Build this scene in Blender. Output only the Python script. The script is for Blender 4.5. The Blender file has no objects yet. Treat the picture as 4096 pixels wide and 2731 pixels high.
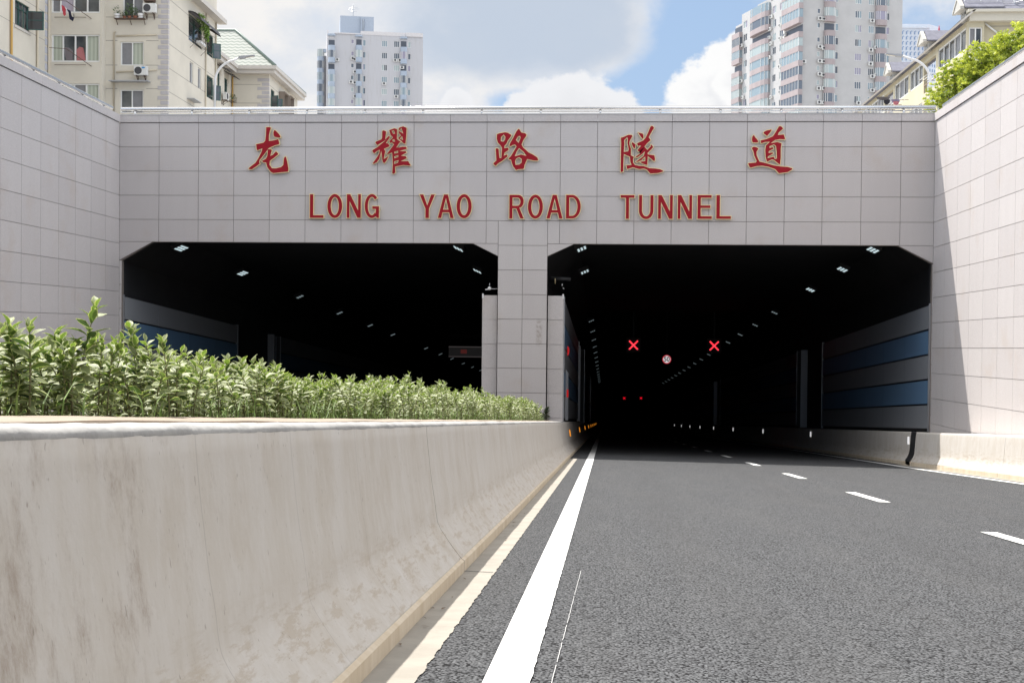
import bpy, bmesh, math, random
from mathutils import Vector, Matrix, Euler
random.seed(11)
R = math.radians
C = bpy.context.scene.collection
SC = bpy.context.scene

# ------------------------------------------------------------------ camera
FPX, YAW, PITCH, ROLL = 5177.3, -0.0721, -0.0159, 0.0095
PW, PH = 4096.0, 2731.0
cy, sy, cp, sp = math.cos(YAW), math.sin(YAW), math.cos(PITCH), math.sin(PITCH)
FW = Vector((sy*cp, cy*cp, sp)); RT = Vector((cy, -sy, 0)); UP = RT.cross(FW)
RT, UP = (math.cos(ROLL)*RT + math.sin(ROLL)*UP, -math.sin(ROLL)*RT + math.cos(ROLL)*UP)
cam = bpy.data.cameras.new('camera'); co = bpy.data.objects.new('camera', cam); C.objects.link(co)
co.matrix_world = Matrix(((RT.x, UP.x, -FW.x, 0), (RT.y, UP.y, -FW.y, 0), (RT.z, UP.z, -FW.z, 0), (0, 0, 0, 1)))
cam.sensor_width = 36.0; cam.lens = FPX/PW*36.0
cam.clip_start = 0.05; cam.clip_end = 20000
SC.camera = co

def ray(x, y): return FW + RT*((x-PW/2)/FPX) - UP*((y-PH/2)/FPX)
def onY(x, y, Y): d = ray(x, y); return d*(Y/d.y)
def onX(x, y, X): d = ray(x, y); return d*(X/d.x)

# ------------------------------------------------------------------ light, sky, exposure
SUN_DIR = Vector((-0.385, 0.447, 1.0)).normalized()          # towards the sun: behind the portal, left
SUN_EL = math.asin(SUN_DIR.z); SUN_AZ = math.atan2(SUN_DIR.x, SUN_DIR.y)
sl = bpy.data.lights.new('sun', 'SUN'); so = bpy.data.objects.new('sun', sl); C.objects.link(so)
so.rotation_euler = (-SUN_DIR).to_track_quat('-Z', 'Y').to_euler()
sl.energy = 5.0; sl.angle = R(0.5); sl.color = (1.0, 0.955, 0.89)
SC.view_settings.view_transform = 'Standard'; SC.view_settings.look = 'None'
SC.view_settings.gamma = 1.0; SC.view_settings.exposure = 0.68; SC.view_settings.use_curve_mapping = False

wd = bpy.data.worlds.new('World'); SC.world = wd; wd.use_nodes = True
NT = wd.node_tree; NT.nodes.clear()
class NB:
    """tiny node builder"""
    def __init__(s, nt): s.nt = nt
    def n(s, t, **k):
        o = s.nt.nodes.new(t)
        for a, b in k.items(): setattr(o, a, b)
        return o
    def setin(s, node, key, v):
        if v is None: return
        if hasattr(v, 'is_output') or isinstance(v, bpy.types.NodeSocket): s.nt.links.new(v, node.inputs[key])
        else: node.inputs[key].default_value = v
    def m(s, op, a, b=None, c=None, clamp=False):
        o = s.n('ShaderNodeMath', operation=op); o.use_clamp = clamp
        s.setin(o, 0, a); s.setin(o, 1, b)
        if c is not None: s.setin(o, 2, c)
        return o.outputs[0]
    def noise(s, vec, scale, detail=4, rough=0.55, out='Fac', dist=0.0):
        o = s.n('ShaderNodeTexNoise'); s.setin(o, 'Vector', vec); s.setin(o, 'Scale', scale)
        s.setin(o, 'Detail', detail); s.setin(o, 'Roughness', rough); s.setin(o, 'Distortion', dist)
        return o.outputs[out]
    def ss(s, v, a, b, lo=0.0, hi=1.0):
        o = s.n('ShaderNodeMapRange', interpolation_type='SMOOTHSTEP'); s.setin(o, 'Value', v)
        s.setin(o, 'From Min', a); s.setin(o, 'From Max', b); s.setin(o, 'To Min', lo); s.setin(o, 'To Max', hi)
        return o.outputs[0]
    def mix(s, f, a, b, mode='MIX'):
        o = s.n('ShaderNodeMix', data_type='RGBA', blend_type=mode)
        s.setin(o, 0, f); s.setin(o, 6, a); s.setin(o, 7, b)
        return o.outputs[2]
    def xyz(s, v):
        o = s.n('ShaderNodeSeparateXYZ'); s.setin(o, 0, v); return o.outputs
    def comb(s, x, y, z):
        o = s.n('ShaderNodeCombineXYZ'); s.setin(o, 0, x); s.setin(o, 1, y); s.setin(o, 2, z); return o.outputs[0]
    def vm(s, op, a, b):
        o = s.n('ShaderNodeVectorMath', operation=op); s.setin(o, 0, a); s.setin(o, 1, b); return o.outputs[0]

w = NB(NT)
sky = w.n('ShaderNodeTexSky', sky_type='NISHITA'); sky.sun_disc = False
sky.sun_elevation = SUN_EL; sky.sun_rotation = SUN_AZ; sky.air_density = 1.0; sky.dust_density = 1.2; sky.ozone_density = 1.0
d = w.n('ShaderNodeTexCoord').outputs['Generated']
dx, dy, dz = w.xyz(d)
az = w.m('ARCTAN2', dx, dy); el = w.m('ARCSINE', dz)
uv = w.comb(az, w.m('MULTIPLY', el, 1.35), 0.37)
big = w.noise(uv, 5.5, 6, 0.55)
fine = w.noise(uv, 17.0, 7, 0.6)
def blob(a, e, ra, re, amp, pw=2.0):
    """a soft bank of cloud round azimuth a, elevation e (radians)"""
    p = w.m('POWER', w.m('ABSOLUTE', w.m('DIVIDE', w.m('SUBTRACT', az, a), ra)), pw)
    q = w.m('POWER', w.m('ABSOLUTE', w.m('DIVIDE', w.m('SUBTRACT', el, e), re)), pw)
    g = w.m('EXPONENT', w.m('MULTIPLY', w.m('ADD', p, q), -1.0))
    return w.m('MULTIPLY', g, amp)
dens = w.m('ADD', w.m('MULTIPLY', big, 0.75), w.m('MULTIPLY', fine, 0.42))
grey = blob(-0.066, 0.234, 0.102, 0.052, 0.42, 4.0)
for b in (grey, blob(-0.29, 0.20, 0.17, 0.10, 0.30), blob(-0.25, 0.17, 0.05, 0.03, 0.1),
          blob(-0.10, 0.155, 0.03, 0.02, 0.25), blob(0.066, 0.205, 0.044, 0.036, -0.34), blob(0.030, 0.172, 0.03, 0.026, -0.30), blob(-0.06, 0.163, 0.035, 0.010, -0.25), blob(0.27, 0.24, 0.1, 0.06, 0.16), blob(-0.085, 0.168, 0.02, 0.010, -0.2), blob(-0.22, 0.255, .02, .012, -.2)):
    dens = w.m('ADD', dens, b)
dens = w.m('ADD', dens, w.ss(el, 0.30, 0.55, 0.0, 0.26))  # more cloud added overhead, out of view, to whiten the light
cov = w.ss(dens, 0.50, 0.80)
thick = w.ss(dens, 0.70, 1.05)
lit = w.mix(w.ss(w.noise(uv, 11.0, 6, 0.6), 0.35, 0.62), (0.84, 0.88, 0.95, 1), (1.04, 1.02, 1.0, 1))
gm = w.ss(w.m('ADD', grey, w.m('MULTIPLY', w.m('SUBTRACT', fine, 0.5), 0.35)), 0.08, 0.36)
ccol = w.mix(w.m('MULTIPLY', gm, 0.92), lit, (0.60, 0.69, 0.825, 1))
skc = w.n('ShaderNodeVectorMath', operation='SCALE'); NT.links.new(sky.outputs[0], skc.inputs[0]); skc.inputs['Scale'].default_value = 0.125
clear = w.mix(0.68, skc.outputs[0], (0.49, 0.69, 1.0, 1))
colr = w.mix(cov, clear, ccol)
def heap(a, e, ra, re, col):
    """a heaped white cloud with a crisp bulging edge"""
    global colr
    p = w.m('POWER', w.m('DIVIDE', w.m('SUBTRACT', az, a), ra), 2.0); q = w.m('POWER', w.m('DIVIDE', w.m('SUBTRACT', el, e), re), 2.0)
    r_ = w.m('ADD', w.m('SQRT', w.m('ADD', p, q)), w.m('ADD', w.m('MULTIPLY', w.m('SUBTRACT', puff, 0.5), 0.85), w.m('MULTIPLY', w.m('SUBTRACT', puff2, 0.5), 0.45)))
    colr = w.mix(w.ss(r_, 1.02, 0.86), colr, w.mix(w.ss(w.m('ADD', r_, w.m('MULTIPLY', puff2, 0.4)), 0.3, 1.0), (0.93, 0.94, 0.97, 1), col))
puff = w.noise(uv, 24.0, 5, 0.55); puff2 = w.noise(uv, 60.0, 5, 0.6)
heap(-0.0234, 0.160, 0.052, 0.030, (0.98, 0.99, 1.02, 1)); heap(-0.116, 0.158, 0.016, 0.020, (0.98, 0.99, 1.02, 1))
heap(0.0955, 0.166, 0.052, 0.048, (1.10, 1.10, 1.10, 1)); heap(0.118, 0.185, 0.040, 0.040, (1.10, 1.10, 1.10, 1))
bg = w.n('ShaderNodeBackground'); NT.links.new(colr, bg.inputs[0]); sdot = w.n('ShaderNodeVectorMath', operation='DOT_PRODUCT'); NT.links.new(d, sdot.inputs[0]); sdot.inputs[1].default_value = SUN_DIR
sd2 = w.n('ShaderNodeVectorMath', operation='DOT_PRODUCT'); NT.links.new(d, sd2.inputs[0]); sd2.inputs[1].default_value = Vector((0.83, -0.25, 0.50)).normalized()   # glow added to the unseen sky right and left, lifts the walls
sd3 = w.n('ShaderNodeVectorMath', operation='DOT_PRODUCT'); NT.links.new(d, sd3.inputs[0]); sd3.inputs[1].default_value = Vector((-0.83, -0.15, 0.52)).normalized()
NT.links.new(w.m('ADD', w.ss(el, 0.29, 0.70, 0.56, 0.64), w.m('ADD', w.ss(sdot.outputs['Value'], 0.78, 1.0, 0.0, 1.0), w.m('ADD', w.ss(sd2.outputs['Value'], 0.62, 1.0, 0.0, 0.9), w.ss(sd3.outputs['Value'], 0.62, 1.0, 0.0, 1.0)))), bg.inputs[1])   # brightening added overhead, round the sun and aside, to light the cutting
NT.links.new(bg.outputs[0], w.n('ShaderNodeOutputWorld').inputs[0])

# ------------------------------------------------------------------ helpers
def tag(o, label=None, cat=None, group=None, kind=None):
    if label: o['label'] = label
    if cat: o['category'] = cat
    if group: o['group'] = group
    if kind: o['kind'] = kind
    return o
def thing(name, label, cat, loc=(0, 0, 0), rz=0.0, group=None):
    o = bpy.data.objects.new(name, None); C.objects.link(o); o.location = loc; o.rotation_euler = (0, 0, rz)
    o.empty_display_size = 0.2
    return tag(o, label, cat, group)
def obj(name, bm, mats, parent=None, smooth=False, label=None):
    me = bpy.data.meshes.new(name); bm.to_mesh(me); bm.free()
    if not isinstance(mats, (list, tuple)): mats = [mats]
    for m in mats: me.materials.append(m)
    if smooth:
        for p in me.polygons: p.use_smooth = True
    o = bpy.data.objects.new(name, me); C.objects.link(o)
    if parent is not None: o.parent = parent
    if label: o['label'] = label
    return o
def copy_tree(o, parent=None):
    c = o.copy(); C.objects.link(c)
    if parent is not None: c.parent = parent
    for ch in list(o.children): copy_tree(ch, c)
    return c
def B(): return bmesh.new()
def box(bm, x0, x1, y0, y1, z0, z1, mi=0):
    vs = [bm.verts.new(p) for p in ((x0,y0,z0),(x1,y0,z0),(x1,y1,z0),(x0,y1,z0),(x0,y0,z1),(x1,y0,z1),(x1,y1,z1),(x0,y1,z1))]
    fs = []
    for f in ((0,3,2,1),(4,5,6,7),(0,1,5,4),(1,2,6,5),(2,3,7,6),(3,0,4,7)):
        fc = bm.faces.new([vs[i] for i in f]); fc.material_index = mi; fs.append(fc)
    return fs
def obox(bm, O, U, V, N, mi=0):
    """box from corner O spanned by vectors U, V, N"""
    O, U, V, N = Vector(O), Vector(U), Vector(V), Vector(N)
    p = [O, O+U, O+U+V, O+V]; q = [a+N for a in p]
    vs = [bm.verts.new(a) for a in p+q]
    for f in ((0,3,2,1),(4,5,6,7),(0,1,5,4),(1,2,6,5),(2,3,7,6),(3,0,4,7)):
        fc = bm.faces.new([vs[i] for i in f]); fc.material_index = mi
def quad(bm, pts, mi=0):
    f = bm.faces.new([bm.verts.new(p) for p in pts]); f.material_index = mi; return f
def prism(bm, poly, N, mi=0):
    """polygon extruded by vector N"""
    N = Vector(N); a = [bm.verts.new(p) for p in poly]; b = [bm.verts.new(Vector(p)+N) for p in poly]
    n = len(poly); fs = [bm.faces.new(a[::-1]), bm.faces.new(b)]
    for i in range(n): fs.append(bm.faces.new((a[i], a[(i+1) % n], b[(i+1) % n], b[i])))
    for f in fs: f.material_index = mi
    bmesh.ops.recalc_face_normals(bm, faces=fs)
    return fs
def tube(bm, pts, r, n=10, mi=0, cap=True):
    pts = [Vector(p) for p in pts]; rings = []
    rs = r if isinstance(r, (list, tuple)) else [r]*len(pts)
    for i, p in enumerate(pts):
        t = (pts[min(i+1, len(pts)-1)] - pts[max(i-1, 0)]).normalized()
        a = t.cross(Vector((0, 0, 1)))
        if a.length < 1e-3: a = t.cross(Vector((0, 1, 0)))
        a.normalize(); b = a.cross(t)
        rings.append([bm.verts.new(p + rs[i]*(math.cos(2*math.pi*k/n)*a + math.sin(2*math.pi*k/n)*b)) for k in range(n)])
    for i in range(len(pts)-1):
        for k in range(n):
            f = bm.faces.new((rings[i][k], rings[i][(k+1) % n], rings[i+1][(k+1) % n], rings[i+1][k])); f.material_index = mi; f.smooth = True
    if cap:
        f = bm.faces.new(rings[0][::-1]); f.material_index = mi
        f = bm.faces.new(rings[-1]); f.material_index = mi
def sweep(bm, prof, ys, fn, mi=0, closed=False):
    """profile (x, h) pairs swept along Y; fn(x, h, y) gives the point"""
    rows = [[bm.verts.new(fn(x, h, y)) for x, h in prof] for y in ys]
    n = len(prof)
    for i in range(len(ys)-1):
        for k in range(n if closed else n-1):
            f = bm.faces.new((rows[i][k], rows[i][(k+1) % n], rows[i+1][(k+1) % n], rows[i+1][k])); f.material_index = mi
    return rows
def wall_holes(bm, O, U, N, W, z0, z1, holes, depth, mi=0, mi_rev=None):
    """wall sheet with rectangular openings and reveals; holes are (u0,u1,v0,v1); N points out"""
    O, U, N = Vector(O), Vector(U), Vector(N); Z = Vector((0, 0, 1))
    us = sorted({0.0, W, *[h[0] for h in holes], *[h[1] for h in holes]}); us = [u for u in us if -1e-6 <= u <= W+1e-6]
    vs = sorted({z0, z1, *[h[2] for h in holes], *[h[3] for h in holes]}); vs = [v for v in vs if z0-1e-6 <= v <= z1+1e-6]
    vv = {}
    def V(i, j):
        if (i, j) not in vv: vv[(i, j)] = bm.verts.new(O + U*us[i] + Z*vs[j])
        return vv[(i, j)]
    flip = U.cross(Z).dot(N) < 0
    for i in range(len(us)-1):
        for j in range(len(vs)-1):
            u, v = (us[i]+us[i+1])/2, (vs[j]+vs[j+1])/2
            if any(h[0] < u < h[1] and h[2] < v < h[3] for h in holes): continue
            q = [V(i, j), V(i+1, j), V(i+1, j+1), V(i, j+1)]
            f = bm.faces.new(q[::-1] if flip else q); f.material_index = mi
    for h in holes:
        c = [O+U*h[0]+Z*h[2], O+U*h[1]+Z*h[2], O+U*h[1]+Z*h[3], O+U*h[0]+Z*h[3]]
        for k in range(4):
            a, b = c[k], c[(k+1) % 4]
            q = [a, b, b-N*depth, a-N*depth]
            quad(bm, q if flip else q[::-1], mi if mi_rev is None else mi_rev)

# ------------------------------------------------------------------ materials
MATS = {}
def mat(name, col, rough=0.7, metal=0.0, var=0.0, vscale=3.0, bump=0.0, bscale=40.0, spec=None, extra=None):
    if name in MATS: return MATS[name]
    m = bpy.data.materials.new(name); m.use_nodes = True; nt = m.node_tree; b = nt.nodes['Principled BSDF']
    n = NB(nt); b.inputs['Roughness'].default_value = rough; b.inputs['Metallic'].default_value = metal
    if spec is not None: b.inputs['Specular IOR Level'].default_value = spec
    c = (*col, 1)
    tc = n.n('ShaderNodeTexCoord').outputs['Object']
    if var:
        f = n.noise(tc, vscale, 5, 0.6)
        k = n.ss(f, 0.3, 0.7, 1-var, 1+var)
        mx = n.n('ShaderNodeVectorMath', operation='SCALE'); mx.inputs[0].default_value = col; nt.links.new(k, mx.inputs['Scale'])
        src = mx.outputs[0]
    else:
        src = None
    if extra: src = extra(n, tc, src if src is not None else c)
    if src is not None and not isinstance(src, tuple): nt.links.new(src, b.inputs['Base Color'])
    else: b.inputs['Base Color'].default_value = c
    if bump:
        bp = n.n('ShaderNodeBump'); bp.inputs['Strength'].default_value = bump; bp.inputs['Distance'].default_value = 0.01
        nt.links.new(n.noise(tc, bscale, 4, 0.6), bp.inputs['Height']); nt.links.new(bp.outputs[0], b.inputs['Normal'])
    MATS[name] = m
    return m

def stone_extra(n, tc, src):
    """granite facing: each slab has a tone of its own, fine speckle, a few warm stains"""
    at = n.n('ShaderNodeAttribute', attribute_name='tone', attribute_type='GEOMETRY').outputs['Fac']
    base = n.mix(at, (0.515, 0.478, 0.468, 1), (0.552, 0.515, 0.503, 1))
    sp = n.noise(tc, 70.0, 3, 0.7)
    base = n.mix(n.ss(sp, 0.38, 0.62), n.mix(0.13, base, (0.12, 0.11, 0.11, 1)), n.mix(0.10, base, (0.9, 0.88, 0.86, 1)))
    warm = n.m('MULTIPLY', n.ss(n.noise(tc, 0.9, 5, 0.6), 0.54, 0.74), 0.35)
    base = n.mix(warm, base, (0.47, 0.39, 0.33, 1))
    X, Y, Z = n.xyz(tc)
    st = n.noise(n.comb(n.m('MULTIPLY', X, 5.0), n.m('MULTIPLY', Y, 5.0), n.m('MULTIPLY', Z, 0.5)), 1.0, 5, 0.6)
    base = n.mix(n.ss(st, 0.35, 0.75, 0.0, 0.06), base, (0.30, 0.27, 0.26, 1))
    # a rusty run on the pillar
    near = n.m('MULTIPLY', n.ss(n.m('ABSOLUTE', n.m('ADD', X, 1.62)), 0.10, 0.03), n.m('MULTIPLY', n.ss(n.m('ABSOLUTE', n.m('ADD', Z, 0.28)), 0.36, 0.22), n.ss(n.m('ABSOLUTE', Y), 0.5, 0.3)))
    return n.mix(n.m('MULTIPLY', near, n.ss(n.noise(tc, 9.0, 5, 0.7), 0.38, 0.6, 0, 0.6)), base, (0.24, 0.19, 0.15, 1))
STONE = mat('granite_facing', (0.46, 0.43, 0.42), 0.62, extra=stone_extra, bump=0.06, bscale=90)
GROUT = mat('joint_grey', (0.27, 0.27, 0.275), 0.9)
JOINT = mat('expansion_joint_dark', (0.05, 0.05, 0.052), 0.9)

def conc_extra(n, tc, src):
    """cast concrete: vertical runs, tan patches, form marks, pin holes"""
    X, Y, Z = n.xyz(tc)
    lv = n.m('ADD', Z, n.m('MULTIPLY', Y, 0.0766))           # height measured along the ramp
    v = n.comb(n.m('MULTIPLY', X, 2.0), Y, n.m('MULTIPLY', lv, 0.26))
    a = n.noise(v, 5.0, 8, 0.66); b2 = n.noise(v, 24.0, 5, 0.65)
    base = n.mix(n.ss(a, 0.32, 0.68), (0.462, 0.424, 0.375, 1), (0.505, 0.476, 0.44, 1))
    base = n.mix(n.ss(b2, 0.42, 0.75, 0, 0.30), base, (0.56, 0.535, 0.51, 1))
    v3 = n.comb(X, Y, n.m('MULTIPLY', lv, 0.6))
    pt = n.noise(v3, 3.2, 9, 0.72)
    base = n.mix(n.ss(pt, 0.50, 0.66, 0, 0.45), base, (0.41, 0.36, 0.30, 1))
    base = n.mix(n.ss(n.noise(v3, 6.0, 8, 0.7), 0.56, 0.70, 0, 0.5), base, (0.54, 0.515, 0.49, 1))
    toe = n.m('MULTIPLY', n.ss(n.noise(n.comb(X, n.m('MULTIPLY', Y, 1.0), n.m('MULTIPLY', n.m('ADD', lv, 0.83), 6.0)), 4.0, 7, 0.72), 0.50, 0.60, 0, 0.6), n.ss(lv, -0.42, -0.60))
    base = n.mix(toe, base, (0.37, 0.31, 0.24, 1))
    # dark weathering, heavier at the near end of the barrier
    near = n.ss(Y, 4.0, 2.0)
    dk = n.noise(n.comb(X, n.m('MULTIPLY', Y, 1.6), n.m('MULTIPLY', lv, 0.9)), 3.4, 10, 0.78)
    base = n.mix(n.m('MULTIPLY', n.ss(dk, n.m('SUBTRACT', 0.62, n.m('MULTIPLY', near, 0.14)), 0.74), n.ss(near, 0, 1, 0.15, 0.85)), base, (0.25, 0.195, 0.15, 1))
    pin = n.noise(n.comb(X, Y, n.m('MULTIPLY', lv, 0.4)), 75.0, 2, 0.5)
    base = n.mix(n.ss(pin, 0.68, 0.76, 0, 0.6), base, (0.20, 0.17, 0.14, 1))
    for y0 in (2.95, 3.86, 4.87, 8.3, 9.9, 12.4, 14.2, 19.0, 23.0):
        ln = n.m('ABSOLUTE', n.m('SUBTRACT', n.m('ADD', Y, n.m('MULTIPLY', n.noise(tc, 6.0, 2), 0.02)), y0+0.01))
        base = n.mix(n.ss(ln, 0.004, 0.0015, 0, 0.30), base, (0.16, 0.15, 0.14, 1))
    return base
CONC = mat('barrier_concrete', (0.45, 0.42, 0.39), 0.8, extra=conc_extra, bump=0.12, bscale=35)
def step_extra(n, tc, src):
    X, Y, Z = n.xyz(tc)
    a = n.noise(n.comb(X, n.m('MULTIPLY', Y, 3.0), n.m('MULTIPLY', Z, 0.4)), 2.5, 7, 0.7)
    return n.mix(n.ss(a, 0.3, 0.7), (0.50, 0.41, 0.29, 1), (0.60, 0.52, 0.41, 1))
STEP = mat('barrier_foot_concrete', (0.5, 0.42, 0.32), 0.85, extra=step_extra, bump=0.1, bscale=30)
MORTAR = mat('pale_mortar', (0.30, 0.295, 0.285), 0.8, var=0.14, vscale=7, bump=0.5, bscale=22)
GUTTER = mat('gutter_concrete', (0.285, 0.262, 0.225), 0.85, var=0.10, vscale=5, bump=0.08, bscale=60)
KERB = mat('planter_kerb_concrete', (0.27, 0.215, 0.165), 0.85, var=0.12, vscale=5, bump=0.2, bscale=40)

def asph_extra(n, tc, src):
    vo = n.n('ShaderNodeTexVoronoi'); n.setin(vo, 'Vector', tc); n.setin(vo, 'Scale', 92.0)
    g = n.noise(n.comb(n.m('MULTIPLY', n.xyz(tc)[0], 0.8), n.xyz(tc)[1], 0.0), 95.0, 4, 0.75)
    cell = n.n('ShaderNodeSeparateColor'); n.nt.links.new(vo.outputs['Color'], cell.inputs[0])
    stone = n.mix(cell.outputs[0], (0.062, 0.064, 0.068, 1), (0.135, 0.139, 0.145, 1))
    pit = n.ss(vo.outputs['Distance'], 0.42, 0.70)
    base = n.mix(pit, stone, (0.006, 0.006, 0.007, 1))
    base = n.mix(n.ss(g, 0.53, 0.64, 0, 0.75), base, (0.012, 0.012, 0.013, 1))
    X, Y, Z = n.xyz(tc)
    wear = n.noise(n.comb(n.m('MULTIPLY', X, 1.6), n.m('MULTIPLY', Y, 0.25), 0.0), 1.5, 5, 0.6)
    base = n.mix(n.ss(wear, 0.40, 0.72, 0, 0.20), base, (0.085, 0.084, 0.083, 1))
    trk = n.m('MULTIPLY', n.ss(n.m('ABSOLUTE', n.m('SUBTRACT', n.m('ABSOLUTE', n.m('SUBTRACT', n.m('PINGPONG', n.m('ADD', X, 0.3), 3.47), 1.73)), 0.85)), 0.45, 0.05), n.ss(n.noise(n.comb(X, n.m('MULTIPLY', Y, 0.1), 0.0), 3.0, 4), 0.35, 0.65))
    base = n.mix(n.m('MULTIPLY', trk, 0.22), base, (0.045, 0.045, 0.046, 1))
    sc = n.noise(n.comb(n.m('MULTIPLY', X, 2.2), n.m('MULTIPLY', Y, 5.0), 0.0), 2.0, 6, 0.7)
    return n.mix(n.ss(sc, 0.63, 0.74, 0, 0.35), base, (0.15, 0.147, 0.14, 1))
ASPH = mat('asphalt', (0.06, 0.06, 0.06), 0.9, extra=asph_extra, bump=0.35, bscale=150, spec=0.15)
PAINT = mat('road_paint_white', (0.70, 0.70, 0.68), 0.6, var=0.16, vscale=9, bump=0.25, bscale=120)
SOIL = mat('planter_soil', (0.09, 0.07, 0.05), 0.95, var=0.35, vscale=12, bump=0.8, bscale=30)
GROUND = mat('street_paving', (0.30, 0.29, 0.28), 0.9, var=0.1, vscale=0.6)
STEEL = mat('brushed_steel', (0.62, 0.61, 0.60), 0.22, 1.0)
DARKC = mat('shade_black_coating', (0.018, 0.018, 0.02), 0.9, var=0.2, vscale=1.0)  # near-black colour deepens the shade in the bores and behind the portal
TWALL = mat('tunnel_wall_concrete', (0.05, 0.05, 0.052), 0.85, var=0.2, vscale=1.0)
PGREY = mat('enamel_grey_panel', (0.25, 0.262, 0.28), 0.5, spec=0.25)
PBLUE = mat('enamel_blue_panel', (0.125, 0.22, 0.345), 0.5, spec=0.25)
PDARK = mat('panel_joint_black', (0.02, 0.02, 0.022), 0.6)
PSTEEL = mat('panel_trim_steel', (0.42, 0.43, 0.45), 0.35, 0.8)
SOFFIT = mat('stone_edge_brown', (0.20, 0.17, 0.15), 0.7)
RED = mat('glossy_red_lacquer', (0.31, 0.006, 0.014), 0.3, var=0.06, vscale=3, spec=0.25)
GOLD = mat('polished_brass', (0.80, 0.65, 0.37), 0.35, 0.3)
BLACK = mat('matte_black', (0.012, 0.012, 0.013), 0.6)
WHITEP = mat('white_plastic', (0.75, 0.75, 0.74), 0.4)
def emis(name, col, s):
    m = bpy.data.materials.new(name); m.use_nodes = True; b = m.node_tree.nodes['Principled BSDF']
    b.inputs['Base Color'].default_value = (*[min(1, c) for c in col], 1)
    b.inputs['Emission Color'].default_value = (*col, 1); b.inputs['Emission Strength'].default_value = s
    return m
# ------------------------------------------------------------------ setting: ground, road, markings
from mathutils import noise as mnoise
YF = 31.6                                    # plane of the portal front
def zr(X, Y):                                # ramp surface: falls into the tunnel, cross-fall to the right
    z = -0.8305 - 0.0766*Y - 0.0133*max(X, -2.04)
    if Y > 90: z += 2.1e-5*(Y-90)**2
    return z
def side(Y): return 0.022*(28.0-Y) if Y < 28 else 0.0      # the right-hand edge opens slightly outwards up the ramp
YS = [-76, -60, -45, -30, -20, -12, -6, 0] + [4*i for i in range(1, 23)] + [90+15*i for i in range(0, 16)]

bm = B()
sweep(bm, [(-12.6, 0), (-2.04, 0), (8.6, 0)], YS, lambda x, h, y: (x, y, zr(x, y)))
tag(obj('road', bm, ASPH), kind='structure')

def strip(name, m, x0, x1, y0, y1, lift=0.004, jit=0.0, jside=1, step=2.0, curve=False):
    bm = B(); n = max(1, int((y1-y0)/step)); ys = [y0+(y1-y0)*i/n for i in range(n+1)]; rows = []
    for y in ys:
        a, b = x0, x1
        if curve: a += side(y); b += side(y)
        if jit:
            j = jit*(mnoise.noise((y*9.0, 3.1, 0)) + 0.7*mnoise.noise((y*31.0, 8.1, 0)))
            if jside > 0: b += j
            else: a += j
        rows.append([bm.verts.new((a, y, zr(a, y)+lift)), bm.verts.new((b, y, zr(b, y)+lift))])
    for i in range(n): bm.faces.new((rows[i][0], rows[i][1], rows[i+1][1], rows[i+1][0]))
    return tag(obj(name, bm, m), kind='structure')
strip('gutter', GUTTER, -0.78, -0.578, -60, 27.9, 0.004, 0.0075, 1, 0.02)
strip('gutter', GUTTER, 6.84, 7.30, -60, 31.0, 0.005, 0.012, -1, 0.25, curve=True)
strip('edge_marking', PAINT, -0.372, -0.224, -60, 200, 0.0065, 0.003, 1, 0.05)
strip('edge_marking', PAINT, 6.55, 6.70, -60, 200, 0.008, 0, 1, 2.0, curve=True)
for k in range(-3, 14):
    y0 = 8.838+6.0*k
    if k != -1: strip('lane_marking', PAINT, 3.095, 3.23, y0, y0+2.05, 0.008, 0.003, 1, 0.05)
strip('lane_marking', PAINT, 3.095, 3.23, 2.838, 4.9, 0.008, 0.003, 1, 0.05)
bm = B(); yj = 6.88; quad(bm, [(-0.775, yj, zr(-.775, yj)+.0065), (-0.585, yj-.006, zr(-.585, yj)+.0065), (-0.585, yj+.004, zr(-.585, yj)+.0065), (-0.775, yj+.014, zr(-.775, yj)+.0065)]); tag(obj('gutter_joint', bm, JOINT), kind='structure')
# thin chalk setting-out line beside the edge marking
bm = B()
for i in range(150):
    y = 3.2 + i*0.026
    if mnoise.noise((y*7, 0, 0)) < -0.45: continue
    x = -0.158 + 0.012*(y-4) + 0.003*mnoise.noise((y*14, 2, 0)); w_ = 0.0014
    quad(bm, [(x-w_, y, zr(x, y)+0.006), (x+w_, y, zr(x, y)+0.006), (x+w_, y+0.024, zr(x, y+0.024)+0.006), (x-w_, y+0.024, zr(x, y+0.024)+0.006)])
tag(obj('chalk_marking', bm, mat('chalk_grey', (0.40, 0.40, 0.40), .9)), kind='structure')

# street level round the cutting
bm = B(); G = 4.80
quad(bm, [(-1500, -1500, G), (-12.45, -1500, G), (-12.45, 32.3, G), (-1500, 32.3, G)])
quad(bm, [(8.05, -1500, G), (1500, -1500, G), (1500, 32.3, G), (8.05, 32.3, G)])
quad(bm, [(-1500, 32.3, G), (1500, 32.3, G), (1500, 1100, G), (-1500, 1100, G)])
quad(bm, [(-12.45, -1500, G), (8.05, -1500, G), (8.05, -76, G), (-12.45, -76, G)])
tag(obj('ground', bm, GROUND), kind='structure')

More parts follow.
